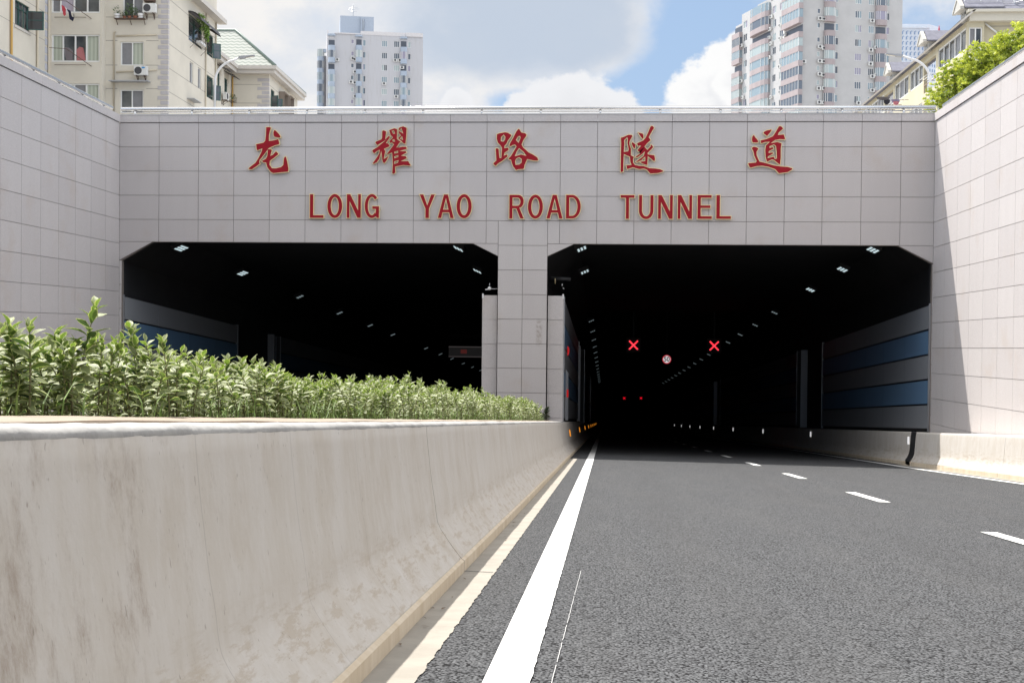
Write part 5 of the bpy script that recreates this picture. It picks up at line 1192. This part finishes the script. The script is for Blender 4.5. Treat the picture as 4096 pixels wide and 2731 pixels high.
# right tower
t0 = onY(3202, 300, 267.0); T2 = Bld('tall pale tower with pink balconies rising out of frame on the right', t0.x, t0.y, R(18.7), name='apartment_tower'); r = T2.root
q2 = lambda x, y, d_=0.0: T2.fr(2800+x/2.613, y/2.613, d_); s2_ = lambda x, y, d_=0.0: T2.sd(2800+x/2.613, y/2.613, d_)
Wd = q2(2112, 400)[0]; Dp = s2_(372, 500)[0]; topz = 76.0; zrow = q2(1650, 340)[1]
holes = []; wn = []
for k in range(-2, 7):
    for a, b_, zo, hg, n_ in ((1225, 1256, .35, 1.0, 1), (1414, 1446, 0, 1.5, 1), (1620, 1688, 0, 1.5, 3), (1760, 1818, 0, 1.5, 3), (1945, 1978, 0, 1.5, 1)):
        u0, u1 = q2(a, 400)[0], q2(b_, 400)[0]; z0 = zrow-FH*k+zo; holes.append((u0, u1, z0, z0+hg)); wn.append((u0, u1, z0, z0+hg, n_))
bm = B(); wall_holes(bm, (0, 0, 0), U, N, Wd, 0, topz, holes, .14)
sh_ = []; swn = []
for k in range(-4, 8):
    for a, b_ in ((830, 868), (757, 792), (455, 490), (527, 545)):
        y1_, y0_ = s2_(a, 500)[0], s2_(b_, 500)[0]; z0 = zrow-FH*k
        if z0+1.8 > topz-6+0 and False: continue
        sh_.append((y0_, y1_, z0, z0+1.55)); swn.append((y0_, y1_, z0, z0+1.55))
stops = [(0, s2_(740, 300)[0], topz), (s2_(740, 300)[0], s2_(600, 300)[0], None), ]
y_a, y_b, y_c = s2_(740, 300)[0], s2_(600, 300)[0], s2_(437, 300)[0]
z_a, z_b, z_c = s2_(740, 20)[1], s2_(600, 105)[1], s2_(437, 185)[1]
z_d = s2_(372, 282)[1]
for ya, yb, zz in ((0, y_a, max(z_a, s2_(880, 0)[1])), (y_a, y_b, z_b+1.0), (y_b, y_c, z_c+.6), (y_c, Dp, z_d)):
    hs = [h for h in sh_ if ya <= h[0] and h[1] <= yb and h[3] < zz-.2]
    wall_holes(bm, (0, ya, 0), US, NR, yb-ya, 0, zz, [sh(h, ya) for h in hs], .14)
    for h in hs: far_window(r, (0, 0, 0), US, NR, h[0], h[1], h[2], h[3], 2, ra)
    quad(bm, [(0.0, ya, zz), (8, ya, zz), (8, yb, zz), (0, yb, zz)])
quad(bm, [(Wd, 0, 0), (Wd, 20, 0), (Wd, 20, topz), (Wd, 0, topz)]); quad(bm, [(0, 0, topz), (Wd, 0, topz), (Wd, 20, topz), (0, 20, topz)])
quad(bm, [(0, y_a, z_b), (Wd, y_a, z_b), (Wd, y_a, topz), (0, y_a, topz)]); quad(bm, [(0, Dp, 0), (Wd, Dp, 0), (Wd, Dp, z_d), (0, Dp, z_d)])
obj('wall', bm, TW2, r)
for w_ in wn: far_window(r, (0, 0, 0), U, N, *w_, ra)
for k in range(-2, 7):
    for a, b_ in ((1292, 1404), (1828, 1941)):
        far_balcony(r, (0, 0, 0), U, N, q2(a, 400)[0], q2(b_, 400)[0], q2(1350, 385)[1]-FH*k, BALP, ra, glazed=(k != 0), par=1.15)
for k in range(-3, 7):
    zb = q2(1050, 400)[1]-FH*k; far_balcony(r, (0, 0, 0), US, NR, -.9, s2_(897, 400)[0]+.1, zb, BALP, ra, glazed=(k != 0), par=1.15, round_=False, out=1.0)
for k in range(-2, 8):
    zb = s2_(700, 330)[1]-FH*k
    if zb+2.9 < z_b+1: far_balcony(r, (0, 0, 0), US, NR, s2_(738, 400)[0], s2_(548, 400)[0], zb, BALP, ra, glazed=(k != 1), par=1.15, out=1.2)
    zb = s2_(405, 410)[1]-FH*k
    if zb+2.9 < z_d: far_balcony(r, (0, 0, 0), US, NR, s2_(440, 400)[0]-.2, Dp+.4, zb, BALP, ra, par=1.15, round_=False, out=.8)
bm = B(); tube(bm, [(-.15, s2_(885, 400)[0], 0), (-.15, s2_(885, 400)[0], z_a)], .16, 6); obj('drain_pipe', bm, WFRAME, r)
for x, y in ((1225, 215), (1265, 220), (1770, 240), (1225, 510), (1265, 525), (1755, 545), (1815, 520), (1222, 660), (1262, 665), (1752, 690), (1220, 795), (1258, 805), (1770, 820), (1815, 805), (1210, 945), (1265, 945), (1770, 965), (1820, 950), (1215, 1090), (1265, 1095), (1625, 1098), (1055, 665)):
    u_, z_ = q2(x, y); far_ac(T2, (u_, 0, z_), (0, -1, 0), 'small white air conditioner fixed among the windows of a far tower', ra)
for x, y in ((750, 200), (735, 330), (725, 420), (745, 480), (730, 625), (840, 290), (840, 425), (835, 720), (440, 500), (400, 650), (435, 870), (450, 1040), (905, 100), (890, 390), (905, 545), (890, 980), (745, 1040), (840, 985)):
    y_, z_ = s2_(x, y); far_ac(T2, (0, y_, z_), (-1, 0, 0), 'small white air conditioner fixed among the windows of a far tower', ra)
# far office tower with gridded front and scalloped crown
t0 = onY(3640, 200, 950.0); T3 = Bld('haze-pale blue office tower with gridded windows and scalloped crown far behind', t0.x, t0.y, R(6), name='office_tower'); r = T3.root
q3 = lambda x, y, d_=0.0: T3.fr(3400+x/3.379, y/3.379, d_)
OFW = mat('far_office_white_hazed', (0.62, 0.66, 0.72), .8); OFG = mat('far_office_glass_hazed', (0.20, 0.30, 0.46), .3)  # pale blue tones put the distance haze into the colour
xa, xb, xc = q3(560, 400)[0], q3(1075, 400)[0], q3(1270, 400)[0]; zt3, zc3 = q3(900, 330)[1], q3(1270, 430)[1]
ang = R(38); sw = (xc-xb)/math.cos(ang)
bm = B(); poly = [(xa, 0), (xb, 0), (xc, (xc-xb)*math.tan(ang)), (xc, 60), (xa, 60)]; prism(bm, [(x, y, 0) for x, y in poly], (0, 0, zt3)); obj('wall', bm, OFW, r)
U2 = Vector((math.cos(ang), math.sin(ang), 0)); N2 = Vector((math.sin(ang), -math.cos(ang), 0))
zfirst, step = q3(900, 470)[1], (q3(900, 470)[1]-q3(900, 541)[1]); pitch = (q3(980, 470)[0]-q3(925, 470)[0])
for k in range(9):
    for j in range(9):
        u0 = xb-pitch*(j+1)+.6; bm = B(); obox(bm, (u0, -.25, zfirst-step*k), U*(pitch-2.2), Z*(step*.55), N*.25); obox(bm, (u0+pitch*.25, -.26, zfirst-step*k+step*.551), U*(pitch*.3), Z*(step*.12), N*.2); obj('window', bm, OFG, r)
bm = B()
for k in range(9):
    for j in range(int(sw/pitch)): obox(bm, Vector((xb, 0, zfirst-step*k))+U2*(pitch*j+.8)+N2*.05, U2*(pitch-2.2), Z*(step*.55), N2*.25)
o = obj('side_window_grid', bm, OFG, r); o['kind'] = 'stuff'
bm = B()
for j in range(10):
    c_ = xb-pitch*(j+.5); prism(bm, [(c_+pitch*.48*math.cos(i*math.pi/8), -1.2, zt3-3+pitch*.5*math.sin(i*math.pi/8)) for i in range(9)], (0, 5, 0))
obj('scalloped_crown', bm, OFW, r)
q = onY(3400+1205/3.379, 130, 945.0); e_ = thing('roof_emblem', 'small red spiky emblem on the corner of the far blue office tower', 'emblem', q)
bm = B(); prism(bm, [(0, 0, 5), (1.6, 0, -3), (6, 0, -5), (3, 0, -9), (2, 0, -17), (-1, 0, -15), (-5, 0, -17), (-3, 0, -9), (-4, 0, -5), (-1.6, 0, -3)], (0, 1, 0)); obj('emblem_plate', bm, mat('emblem_red', (0.45, 0.08, 0.12), .6), e_)
bm = B(); box(bm, -1, 1, 1.1, 6, -16, -6); obj('emblem_stay', bm, OFW, e_)

# ---- street lamps
def street_lamp(px, Y, head_px, sgn, label):
    b0 = onY(px, 400, Y); t = thing('street_lamp', label, 'street lamp', (b0.x, Y, G)); hp = onY(*head_px, Y)
    H = hp.z-G; L_ = abs(hp.x-b0.x); bm = B(); pts = [(0, 0, 0), (0, 0, H*.5), (0, 0, H-1.45)]
    for i in range(1, 9): a_ = R(82)*i/8; pts.append((sgn*1.35*(1-math.cos(a_)), 0, H-1.45+1.30*math.sin(a_)))
    pts.append((sgn*L_, 0, H)); tube(bm, pts, [.11, .10, .085]+[.07]*8+[.055], 12); obj('pole', bm, mat('lamp_white_paint', (0.66, 0.66, 0.66), .4), t)
    bm = B(); M_ = 0.95
    rows = [(0, .07, .05), (.06, .15, .085), (.35, .16, .09), (.42, .15, .06), (M_, .13, .035), (M_+.03, .10, .02)]; vs = []
    for x, hw_, hh_ in rows: vs.append([bm.verts.new((sgn*(L_+x-.05), y_, H+z_+x*.12)) for y_, z_ in ((-hw_, -hh_), (hw_, -hh_), (hw_, hh_*.6), (-hw_, hh_*.6))])
    for a, b_ in zip(vs[:-1], vs[1:]):
        for i in range(4): bm.faces.new((a[i], a[(i+1) % 4], b_[(i+1) % 4], b_[i]))
    bm.faces.new(vs[0]); bm.faces.new(vs[-1][::-1]); bmesh.ops.recalc_face_normals(bm, faces=bm.faces); obj('lamp_head', bm, mat('lamp_grey', (0.30, 0.31, 0.33), .5), t)
    bm = B(); quad(bm, [(sgn*(L_+.40), -.11, H-.06+.04), (sgn*(L_+.88), -.11, H-.035+.095), (sgn*(L_+.88), .11, H-.035+.095), (sgn*(L_+.40), .11, H-.06+.04)]); obj('lens', bm, mat('lamp_lens', (0.60, 0.58, 0.52), .3), t)
street_lamp(859, 76.0, (958, 231), 1, 'white curved street lamp in front of the green-roofed block on the left')
street_lamp(3719.6, 76.0, (3608, 224), -1, 'white curved street lamp in front of the glazed balconies on the right')
# ------------------------------------------------------------------ hedge of variegated shrubs in the planter
def leaf_material(name, green, margin, under, mw=0.80, rough=0.28, trans=0.30, tonevar=False):
    m = bpy.data.materials.new(name); m.use_nodes = True; nt = m.node_tree; n = NB(nt); b = nt.nodes['Principled BSDF']
    uvn = n.n('ShaderNodeUVMap').outputs[0]; tc = n.n('ShaderNodeTexCoord').outputs['Object']
    ux, uy, _ = n.xyz(uvn)
    nz = n.noise(tc, 55.0, 3, 0.6)
    edge = n.m('ADD', n.m('ABSOLUTE', ux), n.m('MULTIPLY', n.m('SUBTRACT', nz, 0.5), 0.7))
    e2 = n.m('MAXIMUM', n.ss(edge, mw-0.03, mw+0.03), n.ss(uy, 0.90, 0.97))
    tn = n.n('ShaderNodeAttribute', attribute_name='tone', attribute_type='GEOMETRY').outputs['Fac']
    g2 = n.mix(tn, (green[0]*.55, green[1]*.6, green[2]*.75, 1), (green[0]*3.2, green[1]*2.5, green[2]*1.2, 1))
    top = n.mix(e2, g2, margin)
    geo = n.n('ShaderNodeNewGeometry').outputs['Backfacing']
    col = n.mix(geo, top, n.mix(e2, under, margin))
    nt.links.new(col, b.inputs['Base Color']); b.inputs['Roughness'].default_value = rough; b.inputs['Specular IOR Level'].default_value = 0.55
    nt.links.new(n.m('ADD', n.m('MULTIPLY', geo, 0.35), rough), b.inputs['Roughness'])
    tr = n.n('ShaderNodeBsdfTranslucent'); nt.links.new(n.mix(1.0, col, (1.5, 1.6, 0.9, 1), 'MULTIPLY'), tr.inputs[0])
    mx = n.n('ShaderNodeMixShader'); mx.inputs[0].default_value = trans; nt.links.new(b.outputs[0], mx.inputs[1]); nt.links.new(tr.outputs[0], mx.inputs[2])
    nt.links.new(mx.outputs[0], nt.nodes['Material Output'].inputs[0]); return m
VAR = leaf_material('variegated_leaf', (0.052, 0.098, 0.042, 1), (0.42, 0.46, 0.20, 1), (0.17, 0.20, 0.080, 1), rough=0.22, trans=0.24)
DGREEN = leaf_material('dark_glossy_leaf', (0.012, 0.030, 0.012, 1), (0.03, 0.055, 0.02, 1), (0.05, 0.07, 0.03, 1), mw=0.95)
STEM = mat('green_brown_stem', (0.16, 0.15, 0.07), 0.8, var=0.2, vscale=20)
US_ = (-1.0, -0.58, 0.0, 0.58, 1.0)
def leaf(bm, uvl, base, d, side_, up, L_, W_, fold, droop, lo=False, tone=0.5):
    """one obovate leaf: starts at base, runs along d, curls down along -up"""
    vs_ = (0.0, 0.22, 0.48, 0.74, 1.0) if not lo else (0.0, 0.55, 1.0); us = US_ if not lo else (-1.0, 0.0, 1.0)
    wdt = {0.0: 0.10, 0.22: 0.52, 0.48: 0.95, 0.55: 1.0, 0.74: 0.74, 1.0: 0.05}
    grid = []
    for v in vs_:
        c = base + d*(L_*v) - up*(droop*L_*v*v); ww = W_*wdt[v]
        grid.append([bm.verts.new(c + side_*(u*ww) + up*(fold*abs(u)*ww)) for u in us])
    for i in range(len(vs_)-1):
        for j in range(len(us)-1):
            f_ = bm.faces.new((grid[i][j], grid[i][j+1], grid[i+1][j+1], grid[i+1][j])); f_.smooth = True; f_[bm.faces.layers.float['tone']] = tone
            for lp, (a, b_) in zip(f_.loops, ((i, j), (i, j+1), (i+1, j+1), (i+1, j))): lp[uvl].uv = (us[b_], vs_[a])
def shoot(bl, uvl, bs, base, lean, h, rng, lo=False, L0=0.062):
    n = int(h/(0.0175 if not lo else 0.021)); pts = []
    for i in range(7):
        t = i/6; pts.append(base + Vector((lean.x*t*t*h, lean.y*t*t*h, h*t)))
    tube(bs, pts, [0.0035, 0.0034, 0.0032, 0.003, 0.0026, 0.0022, 0.0014], 5)
    ph = rng.random()*6.28
    for i in range(n):
        t = (i+0.5)/n; z = t**0.92; p = base + Vector((lean.x*z*z*h, lean.y*z*z*h, h*z))
        if t < 0.02: continue
        for s in (0, math.pi):
            if rng.random() < 0.10: continue
            a = ph + i*1.571 + s + rng.gauss(0, 0.25); el_ = R(18 + 52*max(0, (t-0.25)/0.75)**2.2 + rng.gauss(0, 10))
            if t < 0.45: el_ -= R(18)
            d_ = Vector((math.cos(a)*math.cos(el_), math.sin(a)*math.cos(el_), math.sin(el_)))
            sd_ = Vector((-math.sin(a), math.cos(a), 0)); up_ = d_.cross(sd_)*-1
            if up_.z < 0: up_ = -up_
            rl = rng.gauss(0, 0.35); sd_ = (sd_*math.cos(rl)+up_*math.sin(rl)).normalized(); up_ = sd_.cross(d_)
            if up_.z < 0: up_ = -up_
            k = (0.62 + 0.5*math.sin(math.pi*min(1, t*0.95))) * rng.uniform(0.8, 1.2)
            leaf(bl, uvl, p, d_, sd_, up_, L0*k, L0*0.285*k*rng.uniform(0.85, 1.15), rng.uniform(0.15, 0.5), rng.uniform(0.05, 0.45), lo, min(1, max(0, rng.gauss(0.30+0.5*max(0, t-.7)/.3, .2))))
def shrub_proto(name, hs, spread, rng, label, group, lo=False, L0=0.062, m=VAR):
    t = thing(name, label, 'shrub', (0, 0, -50), 0, group)
    bl, bs = B(), B(); uvl = bl.loops.layers.uv.new('UVMap'); bl.faces.layers.float.new('tone')
    for h in hs:
        a = rng.random()*6.28; rr_ = spread*rng.random()**0.5
        base = Vector((rr_*math.cos(a), rr_*math.sin(a), 0)); shoot(bl, uvl, bs, base, Vector((rng.gauss(0, .16), rng.gauss(0, .16), 0)), h, rng, lo, L0)
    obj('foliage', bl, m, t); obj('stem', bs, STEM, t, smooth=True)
    return t
rh = random.Random(77)
HG = 'variegated shrubs of the hedge behind the barrier'; HL = 'leafy shrub with cream-edged green leaves in the hedge behind the barrier'
protos = [shrub_proto('hedge_shrub', [rh.uniform(.25, .34) for _ in range(4)], 0.10, rh, HL, HG, L0=rh.uniform(.054, .064)) for _ in range(7)]
far_p = [shrub_proto('hedge_shrub', [rh.uniform(.26, .40) for _ in range(9)], 0.24, rh, HL, HG, lo=True, L0=.058) for _ in range(5)]
used = set()
def plant_at(pr, x, y, s, zoff=0.81):
    i = id(pr)
    if i in used: o = copy_tree(pr)
    else: o = pr; used.add(i)
    o.location = (x, y, zr(-0.75, y)+zoff); o.rotation_euler = (rh.gauss(0, .05), rh.gauss(0, .05), rh.random()*6.28); o.scale = (s, s, s)
    return o
cnt = 0
for X_ in (-1.47, -1.63, -1.82, -2.05, -2.3, -2.56):
    y = max(2.5, 1.95*abs(X_)-0.35)
    while y < 9.0:
        hh = 0.69 + 0.08*mnoise.noise((X_*2, y*0.9, 4)) + (0.06 if y < 4.6 else 0) - (0.04 if y > 6 else 0)
        plant_at(rh.choice(protos), X_+rh.uniform(-.06, .06), y+rh.uniform(-.05, .05), hh*rh.uniform(.86, 1.1)); cnt += 1
        y += 0.205 if abs(X_) < 1.9 else 0.27
for X_ in (-1.55, -1.9, -2.3, -2.62):
    y = 9.1
    while y < 29.9:
        e_ = 0.80 + 0.010*(y-9) if y < 26 else 0.95-0.10*(y-26)
        if X_ > -1.6 and y > 27.5: e_ *= .85
        plant_at(rh.choice(far_p), X_+rh.uniform(-.08, .08), y+rh.uniform(-.12, .12), e_*rh.uniform(.88, 1.12)); cnt += 1
        y += 0.56
print('shrubs', cnt)
tall = shrub_proto('hedge_shrub', [0.45, 0.31, 0.27], 0.05, rh, 'tallest shoot of the hedge, standing clear of the others at the left', None, L0=.078)
plant_at(tall, -1.50, 3.50, 0.70)
tall2 = shrub_proto('hedge_shrub', [0.41, 0.33], 0.04, rh, 'second tallest pointed shoot of the hedge, in front of the left lining', None, L0=.062)
plant_at(tall2, -1.55, 4.22, 0.74)
dk = shrub_proto('dark_shrub', [0.32, 0.30, 0.26, 0.3, 0.24, 0.28], 0.13, rh, 'small dark green shrub at the far end of the hedge by the pillar', None, True, .07, DGREEN)
plant_at(dk, -1.36, 30.3, 1.0)
# grass among the shrubs
GRASS = mat('grass_blade', (0.15, 0.23, 0.05), 0.5, var=0.4, vscale=8)
bm = B()
for i in range(3000):
    far = i % 2 == 0
    y = rh.uniform(2.4, 9) if not far else rh.uniform(9, 29.5); x = -1.36-abs(rh.gauss(0, .16 if not far else .10)) if rh.random() < .8 else rh.uniform(-2.7, -1.4)
    if mnoise.noise((x*3, y*1.1, 7)) < -0.1 and not far: continue
    h = rh.uniform(.05, .15)*(1.0 if not far else 1.15); a = rh.random()*6.28; b_ = Vector((math.cos(a), math.sin(a), 0)); w_ = .0028
    p = Vector((x, y, zr(-.75, y)+.77)); t_ = p+Vector((b_.x*h*.5, b_.y*h*.5, h)); md = p+Vector((b_.x*h*.12, b_.y*h*.12, h*.6)); s_ = Vector((-b_.y, b_.x, 0))*w_
    v = [bm.verts.new(q) for q in (p-s_, p+s_, md+s_*.8, md-s_*.8)]; bm.faces.new(v); tp = bm.verts.new(t_); bm.faces.new((v[3], v[2], tp))
tag(obj('grass', bm, GRASS), 'thin bright grass growing among the hedge shrubs', 'grass', kind='stuff')

# ------------------------------------------------------------------ trees over the right wall
def tree_mat():
    m = bpy.data.materials.new('camphor_leaves'); m.use_nodes = True; nt = m.node_tree; n = NB(nt); b = nt.nodes['Principled BSDF']
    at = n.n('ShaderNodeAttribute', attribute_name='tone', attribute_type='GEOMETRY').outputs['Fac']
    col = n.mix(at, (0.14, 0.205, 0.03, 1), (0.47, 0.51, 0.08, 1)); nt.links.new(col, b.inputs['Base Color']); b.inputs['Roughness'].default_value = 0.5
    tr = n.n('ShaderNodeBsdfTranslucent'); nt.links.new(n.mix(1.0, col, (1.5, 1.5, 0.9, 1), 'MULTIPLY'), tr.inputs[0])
    mx = n.n('ShaderNodeMixShader'); mx.inputs[0].default_value = 0.35; nt.links.new(b.outputs[0], mx.inputs[1]); nt.links.new(tr.outputs[0], mx.inputs[2])
    nt.links.new(mx.outputs[0], nt.nodes['Material Output'].inputs[0]); return m
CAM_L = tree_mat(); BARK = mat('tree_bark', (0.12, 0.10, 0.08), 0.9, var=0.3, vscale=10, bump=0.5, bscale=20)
def tree(label, px, py, Y, lobes, rng):
    c = onY(px, py, Y); t = thing('camphor_tree', label, 'tree', (c.x, Y, G), 0, None); h = c.z-G
    bm = B(); lay = bm.faces.layers.float.new('tone')
    for lx, ly, lz, lr in lobes:
        for _ in range(int(240*lr*lr)):
            v = Vector((rng.gauss(0, 1), rng.gauss(0, 1), rng.gauss(0, 1))).normalized(); q = rng.random()**0.35
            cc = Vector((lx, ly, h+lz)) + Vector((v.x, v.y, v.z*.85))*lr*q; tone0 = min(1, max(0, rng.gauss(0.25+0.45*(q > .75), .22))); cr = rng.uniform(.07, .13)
            for _k in range(24):
                u = Vector((rng.gauss(0, 1), rng.gauss(0, 1), abs(rng.gauss(0, 1)))).normalized(); p = cc+u*cr*rng.random()**.5
                a = (u+Vector((rng.gauss(0, .5), rng.gauss(0, .5), rng.gauss(0, .5)))).normalized(); b_ = a.cross(Vector((rng.gauss(0, 1), rng.gauss(0, 1), rng.gauss(0, 1)))).normalized(); s_ = rng.uniform(.030, .050)
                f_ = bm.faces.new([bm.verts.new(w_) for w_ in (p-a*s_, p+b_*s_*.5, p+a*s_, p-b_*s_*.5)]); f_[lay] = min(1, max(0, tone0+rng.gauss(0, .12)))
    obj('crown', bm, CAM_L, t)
    bm = B(); tube(bm, [(0.1, 0, -.1), (0.05, 0, h*.4), (0, .05, h*.75)], [.16, .13, .09], 10)
    for lx, ly, lz, lr in lobes: tube(bm, [(0.05, 0, h*.45), (lx*.5, ly*.5, h*.8+lz*.3), (lx, ly, h+lz)], [.08, .05, .02], 7)
    obj('trunk', bm, BARK, t, smooth=True)
rtree = random.Random(9)
tree('yellow-green tree nearest the corner of the portal above the right wall', 3850, 345, 43.0, [(0, 0, 0, .95), (-.45, .1, -.35, .75), (.5, -.2, .35, .7), (-.3, -.1, .38, .55), (.3, 0, -.6, .8), (-.75, 0, -.95, .5)], rtree)
tree('yellow-green tree in the middle of the clump above the right wall', 3985, 260, 42.0, [(0, 0, 0, 1.0), (-.5, 0, .2, .6), (.4, .1, .45, .6), (0.2, -.2, -.6, .9), (-.5, 0, -.5, .7)], rtree)
tree('yellow-green tree at the right edge of the picture above the right wall', 4110, 190, 41.0, [(0, 0, 0, .95), (-.5, .1, .05, .55), (.5, 0, .3, .8), (-.2, 0, -.7, .9)], rtree)

# a few fallen leaves and twigs on the gutter
DRY = mat('dry_leaf', (0.14, 0.09, 0.06), 0.8, var=0.3, vscale=30)
for i in range(16):
    y = 3.6+rh.random()**1.5*14; x = -0.735+abs(rh.gauss(0, .05)); o_ = Vector((x, y, zr(x, y)+.009))
    bm = B(); a = rh.random()*6.28; L_ = rh.uniform(.010, .022); d_ = Vector((math.cos(a), math.sin(a), 0)); s_ = Vector((-d_.y, d_.x, 0))
    pts = [d_*-L_, s_*L_*.35+Vector((0, 0, .004)), d_*L_+Vector((0, 0, .003)), s_*-L_*.35+Vector((0, 0, .002))]
    quad(bm, pts); o = obj('fallen_leaf', bm, DRY); o.location = o_; tag(o, 'tiny dry leaf lying on the pale gutter at the barrier foot', 'leaf', 'dry leaves on the gutter')
